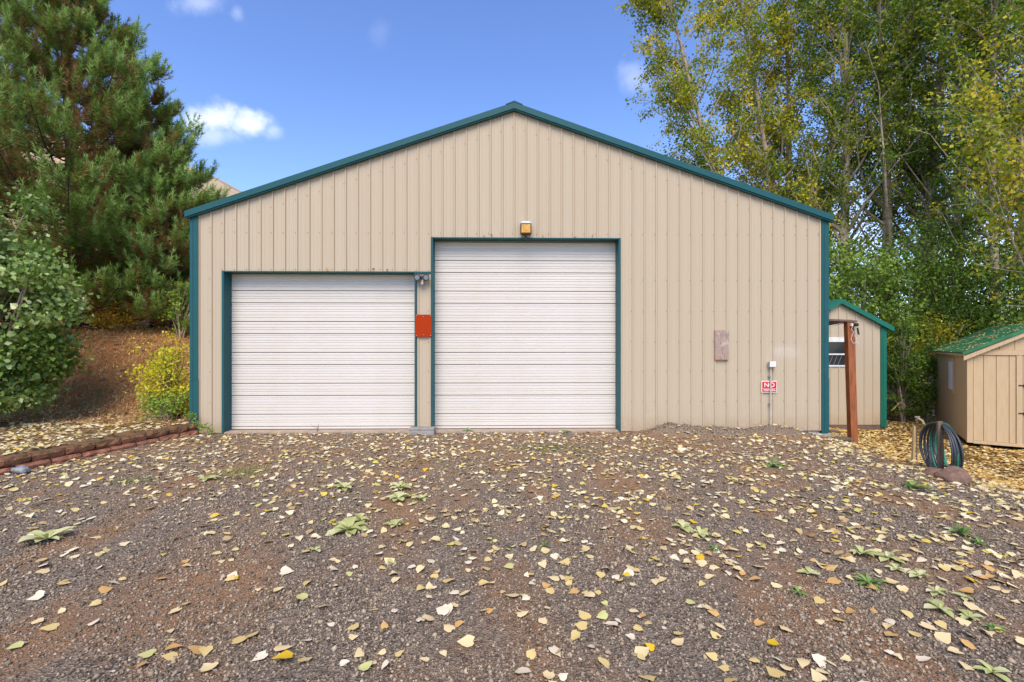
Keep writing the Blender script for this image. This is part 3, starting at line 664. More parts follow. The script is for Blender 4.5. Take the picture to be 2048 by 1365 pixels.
# ------------------------------------------------------------------ pines
def pine(base, zs, rs, nb, shoots, seed, label, H, needle=.145, green=.62, lo=.05):
    r = np.random.default_rng(seed); root = empty('pine_tree', base, 0, label, 'tree', 'pines left of the barn')
    tt = np.linspace(0, 1, 12); TP = np.stack([.1*np.sin(tt*5), .1*np.cos(tt*4), tt*H-.2], 1)
    nmesh('trunk', *tube_np(TP, .20*(1-.92*tt)*(H/13)+.02, 10), M['pinebark'], root, smooth=True)
    tubes = []; SP = []; SD = []; ST = []; SL_ = []
    for i in range(nb):
        u = lo+(1-lo)*((i+r.random())/nb); z0 = u*H*.985
        rad = np.interp(z0, zs, rs)*r.uniform(.72, 1.22)
        az = i*2.39996+r.normal()*.2
        dr = np.array([cos(az), sin(az), 0]); ss = np.linspace(0, 1, 8)[:, None]
        lift = rad*r.uniform(.12, .30)
        BP = np.array([0, 0, z0-lift*.6])+dr*rad*ss+np.array([0, 0, 1])*(lift*(-.5*np.sin(ss*pi*.9)+1.5*ss**2.2))+r.normal(size=3)*.04*ss
        tubes.append(tube_np(BP, (.008+.008*rad)*(1-.8*ss[:, 0]), 5))
        ns = max(4, int(shoots*(.25+rad/4.0)))
        for j in range(ns):
            v = r.uniform(.12, 1)**.7; q = np.array([np.interp(v, ss[:, 0], BP[:, k]) for k in range(3)])
            sd = np.cross(dr, [0, 0, 1])*r.choice([-1, 1])
            lat = (1-v*.75)*rad*.42*r.uniform(.05, 1)
            tip = q+sd*lat+dr*lat*.5+np.array([0, 0, lat*.35])
            if j % 3 == 0: tubes.append(tube_np(np.stack([q, (q+tip)/2+[0, 0, -.02], tip]), np.array([.010, .007, .004]), 3))
            dd = dr*.45+sd*.25*r.random()+np.array([0, 0, 1.0])*r.uniform(.8, 1.6)+r.normal(size=3)*.22; dd /= np.linalg.norm(dd)
            SP.append(tip); SD.append(dd); SL_.append(r.uniform(.28, .58))
            out = v*.5+.5*(lat/(rad*.3+.01))*.3
            dead = r.random() < (.74-.72*v)
            ST.append(r.uniform(0, .24) if dead else np.clip(green+r.normal()*.22+(v-.6)*.4, .28, 1))
    nmesh('branch', *join_tubes(tubes), M['pinebark'], root, smooth=True)
    SP = np.array(SP); SD = np.array(SD); ST = np.array(ST); SL_ = np.array(SL_); n = len(SP); K = 58
    f = r.uniform(0, 1, (n, K)); a = r.uniform(0, 2*pi, (n, K))
    A = np.cross(SD, [0.3, .8, .1]); A /= np.linalg.norm(A, axis=1)[:, None]; B = np.cross(SD, A)
    rad_ = A[:, None]*np.cos(a)[..., None]+B[:, None]*np.sin(a)[..., None]
    p0 = SP[:, None]+SD[:, None]*(f*SL_[:, None])[..., None]
    dn = SD[:, None]*(.45+.75*f[..., None]**2)+rad_*(1.0-.45*f[..., None]**2)+r.normal(size=(n, K, 3))*.12; dn /= np.linalg.norm(dn, axis=2)[..., None]
    ln = needle*r.uniform(.75, 1.1, (n, K))[..., None]; sd = np.cross(dn, r.normal(size=(n, K, 3))); sd /= np.linalg.norm(sd, axis=2)[..., None]
    w = .0085
    V = np.stack([p0-sd*w, p0+sd*w, p0+dn*ln], 2).reshape(-1, 3); Fq = np.arange(len(V)).reshape(-1, 3)
    tn = np.clip(ST[:, None]+.30*(f-.5)*(ST[:, None] > .26)+r.normal(size=(n, K))*.04, 0, 1)
    o = nmesh('needles', V, Fq, M['needle'], root, np.repeat(tn.ravel(), 3)); tag(o, kind='stuff'); return root
def atL(px, Y): return at(px, Y)
b1 = (-12.2, 13.3, hz(-12.2, 13.3))
pine(b1, [0, 1.0, 3, 5, 9, 12.5], [2.8, 3.2, 3.3, 2.65, 1.1, .15], 150, 88, 31, 'tallest pine, its crown filling the upper left corner', 12.3, lo=.03)
b2 = (-10.75, 14.4, hz(-10.75, 14.4))
pine(b2, [0, 1, 3, 5, 7], [2.1, 2.3, 1.9, 1.05, .2], 62, 66, 32, 'middle sized pine with a dark trunk behind the yellow bushes', 6.9, green=.55, lo=.1)
b3 = (-9.45, 13.2, hz(-9.45, 13.2))
pine(b3, [0, .8, 2, 3.5, 5], [1.1, 1.3, 1.0, .6, .1], 56, 44, 33, 'smallest pine, close against the left side of the barn', 4.45, green=.68, lo=.03)

# ------------------------------------------------------------------ shrubs on the left bank
def heart_leaf(L, curl, fold, petiole=.25, seed=0):
    rr = random.Random(seed)
    ring = [(0, -.40), (.20, -.50), (.40, -.34), (.44, -.10), (.30, .18), (.13, .38), (0, .56)]
    V = []; Fq = []
    spine = [(0, -.40), (0, -.12), (0, .18), (0, .56)]
    def zz(x, y): return .72*(fold*abs(x)+curl*y*y+.25*curl*x*y+.06*sin(9*y+seed)*x)*L
    for x, y in spine: V.append((x*L, y*L, zz(x, y)))
    for s in (1, -1):
        b = len(V)
        for x, y in ring[1:6]:
            x_ = x*s*(1+rr.uniform(-.16, .12)); y_ = y+rr.uniform(-.03, .03); V.append((x_*L, y_*L, zz(x_, y_)+rr.uniform(-.015, .015)*L))
        q = [(0, b, b+1), (0, b+1, 1), (1, b+1, b+2), (1, b+2, b+3), (1, b+3, 2), (2, b+3, b+4), (2, b+4, 3)]
        Fq += [t_ if s > 0 else t_[::-1] for t_ in q]
    b = len(V); V += [(-.012*L, -.40*L, zz(0, -.4)), (.012*L, -.40*L, zz(0, -.4)), (rr.uniform(-.2, .2)*L, (-.40-petiole)*L, zz(0, -.4)+.03*L)]
    Fq.append((b, b+1, b+2)); return V, Fq
lil = bush('lilac_bush', (-9.8, 8.9, hz(-9.8, 8.9)), 1.3, 1.15, 3.75, 29000, .095, 'lilac', .5, 'large green leafy lilac bush at the left edge above the retaining wall', 'bush', None, 41, 130, .12, shell=.5, zc=.56, tsd=.18)
fo = [o for o in lil.children if o.name.startswith('foliage')][0]
meL = []
for i in range(5):
    V, Fq = heart_leaf(.105, rnd.uniform(-.5, .1), rnd.uniform(.1, .35), seed=i); me = bpy.data.meshes.new('leaf'); me.from_pydata(V, [], Fq); me.materials.append(M['lilac_one']); meL.append(me)
r_ = np.random.default_rng(5); cnt = 0
while cnt < 280:
    d = r_.normal(size=3); d[1] = -abs(d[1]); d /= np.linalg.norm(d)
    if d[0] < -.35: continue
    p = Vector((d[0]*1.45, d[1]*1.25, 2.1+d[2]*1.85)); p += Vector(r_.normal(size=3)*.07)
    if p.z < .5: continue
    o = bpy.data.objects.new('leaf', meL[cnt % 5]); link(o, lil); o.location = p
    nrm = (Vector(d)*.8+Vector((0, -.2, .8))+Vector(r_.normal(size=3)*.45)).normalized()
    q = nrm.to_track_quat('Z', 'Y'); o.rotation_mode = 'QUATERNION'; o.rotation_quaternion = q @ Matrix.Rotation(r_.uniform(0, 6.28), 4, 'Z').to_quaternion()
    s = r_.uniform(.8, 1.2); o.scale = (s, s, s); cnt += 1
c = G(330, 822)
bush('yellow_shrub', (-6.85, 9.75, hz(-6.85, 9.75)), .66, .5, 1.45, 3000, .052, 'yellowbush', .55, 'bright yellow green shrub beside the left corner of the barn', 'bush', None, 43, 46, .15, shell=.2, zc=.58, barkm='oldwood')
bush('green_undershrub', (-6.75, 9.45, hz(-6.75, 9.45)), .5, .4, .6, 1600, .05, 'bush', .75, 'low green plant at the foot of the yellow shrub by the barn corner', 'plant', None, 44, 40, .16, shell=.2)
p = at(235, 13.2); bush('gold_shrub', p, .95, .5, .95, 3600, .055, 'goldbush', .6, 'wide golden shrub under the pines on the bank', 'bush', 'golden shrubs under the pines', 45, 60, .14, shell=.2)
p = at(338, 13.6); bush('gold_shrub', p, .5, .4, .8, 1500, .055, 'goldbush', .5, 'smaller golden shrub right of the dark pine trunk', 'bush', 'golden shrubs under the pines', 46, 40, .16, shell=.2)
p = at(362, 12.4); bush('green_shrub', p, .42, .35, 1.3, 2000, .06, 'bush', .5, 'small green shrub between the barn corner and the pines', 'bush', None, 47, 40, .16, shell=.2)
# creeper at the barn's foot
tubes = []; r_ = np.random.default_rng(8); pts = []
a = Vector(on_barn(384, 828)) + Vector((0, -.14, 0)); b = Vector(on_barn(436, 862))+Vector((0, -.2, 0))
q = np.array([a+(b-a)*s_+Vector((0, 0, .05*sin(s_*9))) for s_ in np.linspace(0, 1, 12)])
cr = empty('creeper', a, 0, 'small green creeper trailing at the left foot of the barn wall', 'plant')
nmesh('stem', *tube_np(q-np.array(a), .006, 4), M['oldwood'], cr)
ce = np.repeat(q, 22, 0)+r_.normal(size=(264, 3))*.035; V, Fq, T = leaf_cards(ce-np.array(a), .035*r_.uniform(.7, 1.3, 264), r_.uniform(.3, 1, 264), rng=r_)
tag(nmesh('foliage', V, Fq, M['bush'], cr, T), kind='stuff')

# ------------------------------------------------------------------ retaining wall
rw = empty('retaining_wall', (0, 0, 0), 0, 'low red block retaining wall running forward from the left barn corner', 'wall')
def block_mesh(L, H, D, seed):
    rr = random.Random(seed); V = []; Fq = []; nx_, nz_ = 5, 3
    for j in range(nz_+1):
        for i in range(nx_+1):
            x = L*(i/nx_-.5)*(.985 if j in (0, nz_) else 1); z = H*j/nz_; e = (i in (0, nx_))+(j in (0, nz_))
            V.append((x+rr.uniform(-.004, .004), -D/2-rr.uniform(-.008, .020)+.022*e, z+rr.uniform(-.005, .005)*(j not in (0,))))
    for j in range(nz_):
        for i in range(nx_):
            a = j*(nx_+1)+i; Fq.append((a, a+1, a+nx_+2, a+nx_+1))
    b = len(V); V += [(-L/2, D/2, 0), (L/2, D/2, 0), (L/2, D/2, H), (-L/2, D/2, H)]
    Fq += [tuple(nz_*(nx_+1)+i for i in range(nx_+1))+(b+2, b+3)]
    Fq += [(0,)+tuple(j*(nx_+1) for j in range(1, nz_+1))+(b+3, b), tuple([nx_+j*(nx_+1) for j in range(nz_, -1, -1)])+(b+1, b+2)]
    me = bpy.data.meshes.new('block'); me.from_pydata(V, [], Fq); me.materials.append(M['block']); return me
BL, BH = .40, .118
bms = [block_mesh(BL-.022, BH-.008, .26, i) for i in range(6)]
length = math.hypot(wdx, wdy); ux, uy = wdx/length, wdy/length; ang = math.atan2(-uy, -ux)
tot = 6.6
for course in (0, 1):
    s = -.35+course*.2
    while s < tot:
        off = .035*(1-course)
        px_, py_ = WA[0]+ux*(s+BL/2), WA[1]+uy*(s+BL/2)
        # the wall sits on the ground to its right
        nxr, nyr = -uy, ux   # pointing right (+x)
        o = bpy.data.objects.new('block', bms[rnd.randrange(6)]); link(o, rw)
        zz = -.035+course*BH+hz(px_+.4, py_)*.5
        o.location = (px_+nxr*(-.05+off+rnd.uniform(-.008, .008)), py_+nyr*(-.05+off), zz)
        o.rotation_euler = (0, 0, ang+rnd.uniform(-.03, .03)+ (0 if nxr > 0 else 0)); s += BL
# stone at the wall's left end
def rock(name, loc, sx, sy, sz, mat, label, seed, cat='rock'):
    import bmesh
    bm = bmesh.new(); bmesh.ops.create_icosphere(bm, subdivisions=3, radius=1); rr = np.random.default_rng(seed)
    ph = rr.uniform(0, 6, 6)
    for v in bm.verts:
        x, y, z = v.co; k = 1+.16*sin(2.3*x+ph[0]+1.7*y)+.12*sin(3.1*z+ph[1]+2*x)+.07*sin(6*y+ph[2])+.05*sin(9*x+7*z+ph[3])
        v.co = (x*sx*k, y*sy*k, z*sz*k)
    me = bpy.data.meshes.new(name); bm.to_mesh(me); bm.free(); me.materials.append(mat)
    for p_ in me.polygons: p_.use_smooth = rnd.random() < .7
    o = bpy.data.objects.new(name, me); link(o); o.location = loc; return tag(o, label, cat)
c = G(40, 948); rock('rock', c+Vector((0, 0, .05)), .10, .08, .05, M['greyrock'], 'grey rough stone lying at the left end of the retaining wall', 3)
c = G(1922, 968); rock('rock', c+Vector((0, .12, .05)), .20, .17, .13, M['rock'], 'large brown rock at the foot of the hose post', 4)
c = G(1878, 952); rock('rock', c+Vector((0, .08, .02)), .16, .12, .06, M['rock'], 'flat brown rock left of the hose post', 5)

# ------------------------------------------------------------------ small green-trimmed shed
SY = 13.0; kx = SY/FPX
sx0 = (1678-CX)*kx; hw = (1770-1678)*kx; zb_ = EYE-(850-HY)*kx; zr = EYE-(599-HY)*kx; ze = EYE-(655-HY)*kx
ss_ = empty('small_shed', (sx0, SY, zb_), 0, 'small beige metal shed with green trim just right of the barn', 'shed')
sr = (zr-ze)/(hw+.16); rz0 = zr-zb_
def zt2(x): return rz0-.07-sr*abs(x)
wx1 = (1692-1678)*kx; wx0 = wx1-.62; wz0 = EYE-(733-HY)*kx-zb_; wz1 = EYE-(677-HY)*kx-zb_
def sheet2(xa, xb, bottom, top):
    pts = []
    for k_ in range(-8, 9):
        c_ = k_*PITCH+.0
        for dx, d_ in ((-.026, 0), (-.012, -.02), (.012, -.02), (.026, 0)): pts.append((c_+dx, d_))
    X = [p[0] for p in pts]; D = [p[1] for p in pts]; allx = sorted(set([x for x in X if xa < x < xb]+[xa, xb]+[e for e in (0,) if xa < e < xb])); mb = MB()
    for x0, x1 in zip(allx, allx[1:]):
        mb.add([(x0, np.interp(x0, X, D), bottom), (x1, np.interp(x1, X, D), bottom), (x1, np.interp(x1, X, D), top(x1)), (x0, np.interp(x0, X, D), top(x0))], [(0, 1, 2, 3)])
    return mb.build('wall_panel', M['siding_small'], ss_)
sheet2(-hw, wx0, 0, zt2); sheet2(wx0, wx1, 0, lambda x: wz0); sheet2(wx0, wx1, wz1, zt2); sheet2(wx1, .457, 0, zt2); sheet2(.457, hw, 0, zt2)
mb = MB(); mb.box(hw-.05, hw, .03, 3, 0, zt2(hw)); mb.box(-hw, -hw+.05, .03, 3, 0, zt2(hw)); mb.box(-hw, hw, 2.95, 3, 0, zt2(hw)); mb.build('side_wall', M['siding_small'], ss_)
for s in (-1, 1):
    x0, x1 = (-(hw+.16), 0) if s < 0 else (0, hw+.16); zf2 = lambda x: rz0-sr*abs(x)
    mb = MB(); mb.prism([(x0, zf2(x0)-.04), (x1, zf2(x1)-.04), (x1, zf2(x1)), (x0, zf2(x0))], -.03, 3.1); mb.build('roof', M['green_trim'], ss_)
    mb = MB(); mb.prism([(x0, zf2(x0)-.12), (x1, zf2(x1)-.12), (x1, zf2(x1)+.01), (x0, zf2(x0)+.01)], -.12, -.034); mb.build('rake_trim', M['green_trim'], ss_)
mb = MB(); mb.box(hw-.13, hw+.02, -.035, .1, -.06, zt2(hw)+.02); mb.box(hw-.08, hw-.06, -.045, -.035, -.06, zt2(hw)); mb.build('corner_trim', M['green_trim'], ss_)
mb = MB(); mb.box(-hw, hw, .0, 2.9, -.16, -.01); mb.build('base', M['oldwood'], ss_)
wnd = MB(); wnd.box(wx0-.02, wx1+.02, -.035, .02, wz1-.10, wz1+.02); wnd.box(wx0-.02, wx1+.02, -.03, .02, wz0-.01, wz0+.03)
wnd.box(wx1-.03, wx1+.012, -.03, .02, wz0+.032, wz1-.102); wnd.box(wx0-.02, wx0+.02, -.03, .02, wz0+.032, wz1-.102)
zmid = EYE-(709-HY)*kx-zb_; wnd.box(wx0+.022, wx1-.032, -.028, .02, zmid-.02, zmid+.02)
wf = wnd.build('window', M['white'], ss_, .003)
t = NT('dark_window_glass'); M['wglass'] = t.done((.022, .026, .032), .12)
mb = MB(); mb.box(wx0+.02, wx1-.03, .0, .012, zmid+.021, wz1-.102); mb.build('pane', M['wglass'], wf)
mb = MB(); mb.box(wx0+.02, wx1-.03, .004, .016, wz0+.031, zmid-.021); mb.build('pane', M['wglass'], wf)
mb = MB()
for i in range(4):
    x = wx1-.12-i*.12; mb.add([(x, -.004, zmid-.03), (x+.012, -.004, zmid-.03), (x-.09, -.004, wz0+.04), (x-.105, -.004, wz0+.04), (x, .002, zmid-.03), (x+.012, .002, zmid-.03), (x-.09, .002, wz0+.04), (x-.105, .002, wz0+.04)], [(3, 2, 1, 0), (4, 5, 6, 7), (0, 1, 5, 4), (1, 2, 6, 5), (2, 3, 7, 6), (3, 0, 4, 7)])
mb.build('broken_blind', simple('grey_blind', (.16, .17, .19), .6), wf)
# ------------------------------------------------------------------ side porch with orange post
pp = P(1706, 889, 9.75)
top = P(1698, 643, pp.y); hP = top.z-pp.z
porch = empty('side_porch', (pp.x, pp.y, pp.z), 0, 'small porch roof on an orange stained post at the right side of the barn', 'porch')
dx = top.x-pp.x
mb = MB(); Msh = Matrix(((1, 0, dx/hP, 0), (0, 1, 0, 0), (0, 0, 1, 0), (0, 0, 0, 1)))
mb.box(-.065, .075, -.05, .07, -.2, hP, Msh); mb.build('post', M['post'], porch, .006)
bxr = BX+HWID*cos(BR)+.02-pp.x
mb = MB(); mb.prism([(bxr, hP+.02), (dx+.12, hP-.02), (dx+.12, hP+.012), (bxr, hP+.055)], -.07, .02); mb.build('front_beam', M['oldwood'], porch)
mb = MB(); z_ = hP
V = [(bxr, .03, z_+.03), (dx+.10, .03, z_-.0), (dx+.10, 2.2, z_-.25), (bxr, 2.2, z_-.22)]
V += [(a_, b_, c_+.03) for a_, b_, c_ in V]; mb.add(V, [(0, 3, 2, 1), (4, 5, 6, 7), (0, 1, 5, 4), (1, 2, 6, 5), (2, 3, 7, 6), (3, 0, 4, 7)]); mb.build('roof_board', M['oldwood'], porch)
mb = MB(); mb.tube([(bxr+.02, .0, hP-.16), (dx-.12, .02, hP-.03)], .010, 6); mb.build('brace', M['white'], porch)
# camera and solar panel with cable
cp = P(1706, 650, pp.y-.07)
sc_ = empty('security_camera', cp, 0, 'black and white security camera with looping cable on top of the orange post', 'camera')
mb = MB(); mb.box(-.05, .0, -.03, .04, -.03, .025); mb.build('mount', M['white'], sc_, .006)
mb = MB(); mb.tube([(.015, .0, 0), (.02, -.09, -.005)], .036, 12); mb.build('camera_body', M['black'], sc_)
mb = MB(); mb.box(.035, .062, -.05, -.03, -.21, -.07, Matrix.Rotation(-.18, 4, 'Y')); mb.build('solar_panel', M['black'], sc_)
q = [(-.03, -.04, -.02), (-.07, -.05, -.09), (-.02, -.05, -.15), (-.06, -.05, -.22), (-.075, -.05, -.30), (-.03, -.05, -.37), (.03, -.05, -.36), (.045, -.05, -.30), (.0, -.05, -.22), (.01, -.05, -.12)]
mb = MB(); mb.tube(q, .005, 5); mb.tube([(.045, -.05, -.30), (.07, -.05, -.36), (.09, -.05, -.39)], .004, 4); mb.build('cable', M['white'], sc_)
for (px, py, w, lb) in ((1690, 880, .34, 'short brown plank against the foot of the orange post'), (1670, 864, .26, 'short brown plank beside the right barn corner')):
    c = G(px, py+4); mb = MB(); mb.box(-w/2, w/2, -.12, .12, .02, .065); mb.box(-w/2+.03, w/2-.03, -.06, .08, -.05, .018)
    o = mb.build('plank', M['oldwood'], None, .004); o.location = c+Vector((0, .1, 0)); tag(o, lb, 'plank', 'wooden step planks by the porch')

# ------------------------------------------------------------------ tan wooden shed at the right
TA = R(-33.5); TZ = EYE-195*10.9/FPX; tan = empty('tan_shed', (10.27, 10.9, TZ), TA, 'tan wooden shed with leaf strewn green roof at the right edge', 'shed')
TW, TD, TH = 2.44, 4.15, 2.02; TP_ = .52
gx = [0, .11]+[.11+.203*i for i in range(1, 4)]+[.80]
x = .10
for i, (a, b) in enumerate(((.092, .262), (.262, .465), (.465, .668), (.668, .775))):
    mb = MB(); mb.box(a+.006, b-.004, .0, .03, .06, TH-.055); mb.build('wall_board', M['tan'], tan, .002)
for i, a in enumerate(np.arange(1.65, 2.3, .203)):
    mb = MB(); mb.box(a+.006, min(a+.2, 2.35), .0, .03, .06, TH-.055); mb.build('wall_board', M['tan'], tan, .002)
mb = MB(); mb.box(.02, TW-.02, .012, .035, .04, TH+.02); mb.prism([(.02, TH+.02), (TW-.02, TH+.02), (TW/2, TH+TP_*TW/2)], .012, .035); mb.build('front_wall', simple('shed_groove', (.30, .19, .10), .8), tan)
mb = MB(); mb.box(-.012, .088, -.022, .11, .0, TH-.002); mb.build('corner_trim', M['tan'], tan, .003)
mb = MB(); mb.box(TW-.1, TW, -.022, .1, .0, TH-.002); mb.build('corner_trim', M['tan'], tan, .003)
mb = MB(); mb.box(.779, .875, -.020, .02, .03, TH-.055); mb.build('door_post', M['tan'], tan, .003)
mb = MB(); mb.box(.09, TW-.09, -.024, .02, TH-.05, TH+.06); mb.build('head_board', M['tan'], tan, .003)
mb = MB(); mb.box(.09, TW-.09, -.026, .02, -.01, .055); mb.build('skirt_board', M['tan'], tan, .003)
# gable boards above the head board
for a in np.arange(.28, 2.2, .24):
    h0, h1 = TH+TP_*min(a, TW-a)-.02, TH+TP_*min(a+.235, TW-a-.235)-.02
    if min(h0, h1) > TH+.08: mb = MB(); mb.prism([(a, TH+.064), (a+.232, TH+.064), (a+.232, h1), (a, h0)], .002, .0119); mb.build('gable_board', M['tan'], tan)
# door
dr_ = MB(); dr_.box(.885, 1.22, -.008, .011, .06, TH-.06); door = dr_.build('door', M['tan'], tan, .002); mb = MB(); mb.box(1.225, 1.56, -.008, .011, .06, TH-.06); d2 = mb.build('door', M['tan'], tan, .002)
for z0, z1 in ((.10, .19), (TH-.20, TH-.11)):
    mb = MB(); mb.box(.98, 1.20, -.02, -.0085, z0, z1); mb.build('door_trim', M['tan'], door, .002)
mb = MB(); mb.box(.98, 1.05, -.02, -.0085, .195, TH-.205); mb.build('door_trim', M['tan'], door, .002)
for zz in (.72, 1.32):
    mb = MB(); mb.box(.81, .98, -.030, -.0245, zz-.012, zz+.012); mb.tube([(.90, -.036, zz-.03), (.90, -.036, zz+.03)], .014, 8); mb.build('hinge', M['black'], door)
# long side wall boards and window
for i in range(9):
    a = .11+i*.45; mb = MB(); mb.box(-.002, .02, a, min(a+.447, TD), .02, TH-.0); mb.build('side_board', M['tan'], tan)
mb = MB(); mb.box(.02, TW, TD-.03, TD, .02, TH); mb.box(TW-.02, TW, .1, TD-.03, .02, TH); mb.build('rear_wall', M['tan'], tan)
wy0, wy1 = 1.35, 1.95; z0w, z1w = .98, 1.86
mb = MB(); mb.box(-.03, -.003, wy0, wy0+.10, z0w, z1w); mb.box(-.03, -.003, wy1-.10, wy1, z0w, z1w); mb.box(-.03, -.003, wy0+.101, wy1-.101, z0w, z0w+.09); mb.box(-.03, -.003, wy0+.101, wy1-.101, z1w-.09, z1w)
tw_ = mb.build('window', M['tan'], tan, .002)
mb = MB(); mb.box(-.045, -.004, wy0+.102, wy0+.15, z0w+.091, z1w-.091); mb.box(-.045, -.004, wy1-.15, wy1-.102, z0w+.091, z1w-.091); mb.box(-.045, -.004, (wy0+wy1)/2-.02, (wy0+wy1)/2+.02, z0w+.091, z1w-.091); mb.build('frame', M['white'], tw_)
mb = MB(); mb.box(-.022, -.005, wy0+.151, wy1-.151, z0w+.092, z1w-.092); mb.build('pane', M['wglass'], tw_)
# roof
ov = .10
for s in (0, 1):
    def zr_(x): return TH+.035+TP_*(x if s == 0 else TW-x)
    x0, x1 = (-ov, TW/2) if s == 0 else (TW/2, TW+ov)
    mb = MB(); mb.prism([(x0, zr_(x0)), (x1, zr_(x1)), (x1, zr_(x1)+.025), (x0, zr_(x0)+.025)], -.10, TD+.1); mb.build('roof', M['roof_green'], tan)
    mb = MB(); mb.prism([(x0, zr_(x0)-.045), (x1, zr_(x1)-.045), (x1, zr_(x1)+.03), (x0, zr_(x0)+.03)], -.125, -.101); mb.build('roof_edge', M['roof_green'], tan)
    mb = MB(); mb.prism([(x0+.02, zr_(x0)-.16), (x1, zr_(x1)-.13), (x1, zr_(x1)-.047), (x0+.02, zr_(x0)-.06)], -.10, -.03); mb.build('rake_board', M['tan'], tan)
mb = MB(); mb.box(-ov+.01, -ov+.04, -.09, TD+.08, TH-.075, TH-.022); mb.box(-ov+.042, -.003, -.02, TD, TH-.04, TH-.025); mb.build('fascia', M['tan'], tan)
mb = MB()
for a in (.25, 1.1, 2.1): mb.box(a, a+.12, .05, TD-.05, -.15, -.012)
mb.build('skid', M['oldwood'], tan)
# leaves lying on that roof
r_ = np.random.default_rng(61); n = 330; a = r_.uniform(-ov, TW/2, n); b = r_.beta(1, 1, n)*(TD+.1)-.1
keep = r_.random(n) < .35+.55*(np.sin(a*9+b*3) > .2); a, b = a[keep], b[keep]; n = len(a)
rc, rs_ = cos(TA), sin(TA)
C = np.stack([10.27+a*rc-b*rs_, 10.9+a*rs_+b*rc, TZ+TH+.035+.03+TP_*a], 1)
V = []; d = r_.normal(size=(n, 3)); d[:, 2] = 0; d /= np.linalg.norm(d, axis=1)[:, None]; s_ = np.stack([-d[:, 1], d[:, 0], 0*d[:, 0]], 1)
sl_ = np.array([rc*TP_, rs_*TP_])
def tilt(v): v = v.copy(); v[:, 2] = v[:, 0]*sl_[0]+v[:, 1]*sl_[1]; return v
d, s_ = tilt(d)*.04, tilt(s_)*.035
V = np.stack([C-d, C+s_+[0, 0, .012], C+d, C-s_+[0, 0, .01]], 1).reshape(-1, 3); k_ = np.arange(n)[:, None]*4; Fq = np.concatenate([k_+[0, 1, 2], k_+[0, 2, 3]], 1).reshape(-1, 3)
o = nmesh('roof_leaf_litter', V, Fq, M['fallen_yard'], None, np.repeat(r_.uniform(.55, 1, n), 4)); tag(o, 'yellow leaves lying on the green roof of the tan shed', 'leaf litter', kind='stuff')

# ------------------------------------------------------------------ hose, its post and the standpipe
c = G(1882, 947); hpz = (947-843)*c.y/FPX
mb = MB(); mb.box(-.034, .034, -.02, .02, -.15, hpz, Matrix.Rotation(R(-1.5), 4, 'Y')); mb.box(-.015, .015, -.035, -.021, .1, hpz-.12, Matrix.Rotation(R(-1.5), 4, 'Y'))
o = mb.build('hose_post', M['oldwood'], None, .004); o.location = c; tag(o, 'weathered brown post that holds the coiled garden hose', 'post')
hose = empty('garden_hose', (c.x, c.y, c.z), 0, 'coiled green and dark garden hose hung on the brown post', 'hose')
r_ = np.random.default_rng(3); RR = .385
loops = 14
for i in range(loops):
    u = i/(loops-1); a_ = R(77-15*u+r_.normal()*3); e1 = Vector((cos(a_), sin(a_), 0)); rr = RR*(1+r_.normal()*.035) if i != 5 else RR*.8
    cx_ = .01+.25*u**.8+r_.normal()*.012; pts = []
    for k in range(40):
        th = 2*pi*k/40; fan = 1.0-.35*(.5+.5*sin(th))       # the loops gather at the top, on the post
        p_ = Vector((cx_*fan+.0, .07+.05*u, 0))+e1*(rr*cos(th))+Vector((0, 0, rr*sin(th)*1.0+hpz-.42+(RR-rr)-.02*u))
        pts.append(tuple(p_))
    mb = MB(); mb.tube(pts, .0135, 8, True); mb.build('loop', M['hose_green'] if i in (6, 8, 10, 11, 12, 13) else M['hose_grey'], hose, 0, True)
c2 = G(1826, 922); hs_ = (922-838)*c2.y/FPX
spg = empty('standpipe', c2, 0, 'pale wooden stake with an old brass tap left of the coiled hose', 'tap')
mb = MB(); mb.box(-.018, .018, -.018, .018, -.15, hs_-.12, Matrix.Rotation(R(2), 4, 'Y')); mb.build('stake', M['palewood'], spg, .004)
mb = MB(); mb.tube([(.045, -.02, -.1), (.05, -.02, hs_*.6), (.045, -.02, hs_-.06)], .010, 8); mb.build('pipe', M['oldwood'], spg)
mb = MB(); mb.tube([(.045, -.02, hs_-.08), (.045, -.02, hs_-.01), (.05, -.05, hs_+.01), (.075, -.10, hs_-.02), (.09, -.11, hs_-.09)], [.022, .026, .024, .02, .022], 8); mb.build('spout', M['brass'], spg)
mb = MB(); mb.box(-.02, .06, -.07, -.055, hs_+.03, hs_+.05); mb.tube([(.03, -.05, hs_), (.03, -.06, hs_+.045)], .008, 6); mb.build('handle', M['steel'], spg)
s0 = Vector((c2.x+.09, c2.y-.11, c2.z+hs_-.09)); s1 = Vector((c.x-.12, c.y-.12, c.z+.05)); pts = []
for k in range(14):
    u = k/13; p_ = s0.lerp(s1, u); z_ = (1-u)**2.2*(s0.z-s1.z)+s1.z+.02; pts.append((p_.x-c.x+.02*sin(u*6)-(.08*sin(u*pi)), p_.y-c.y, z_-c.z))
mb = MB(); mb.tube(pts, .0125, 8); mb.build('lead_hose', M['hose_grey'], hose, 0, True)

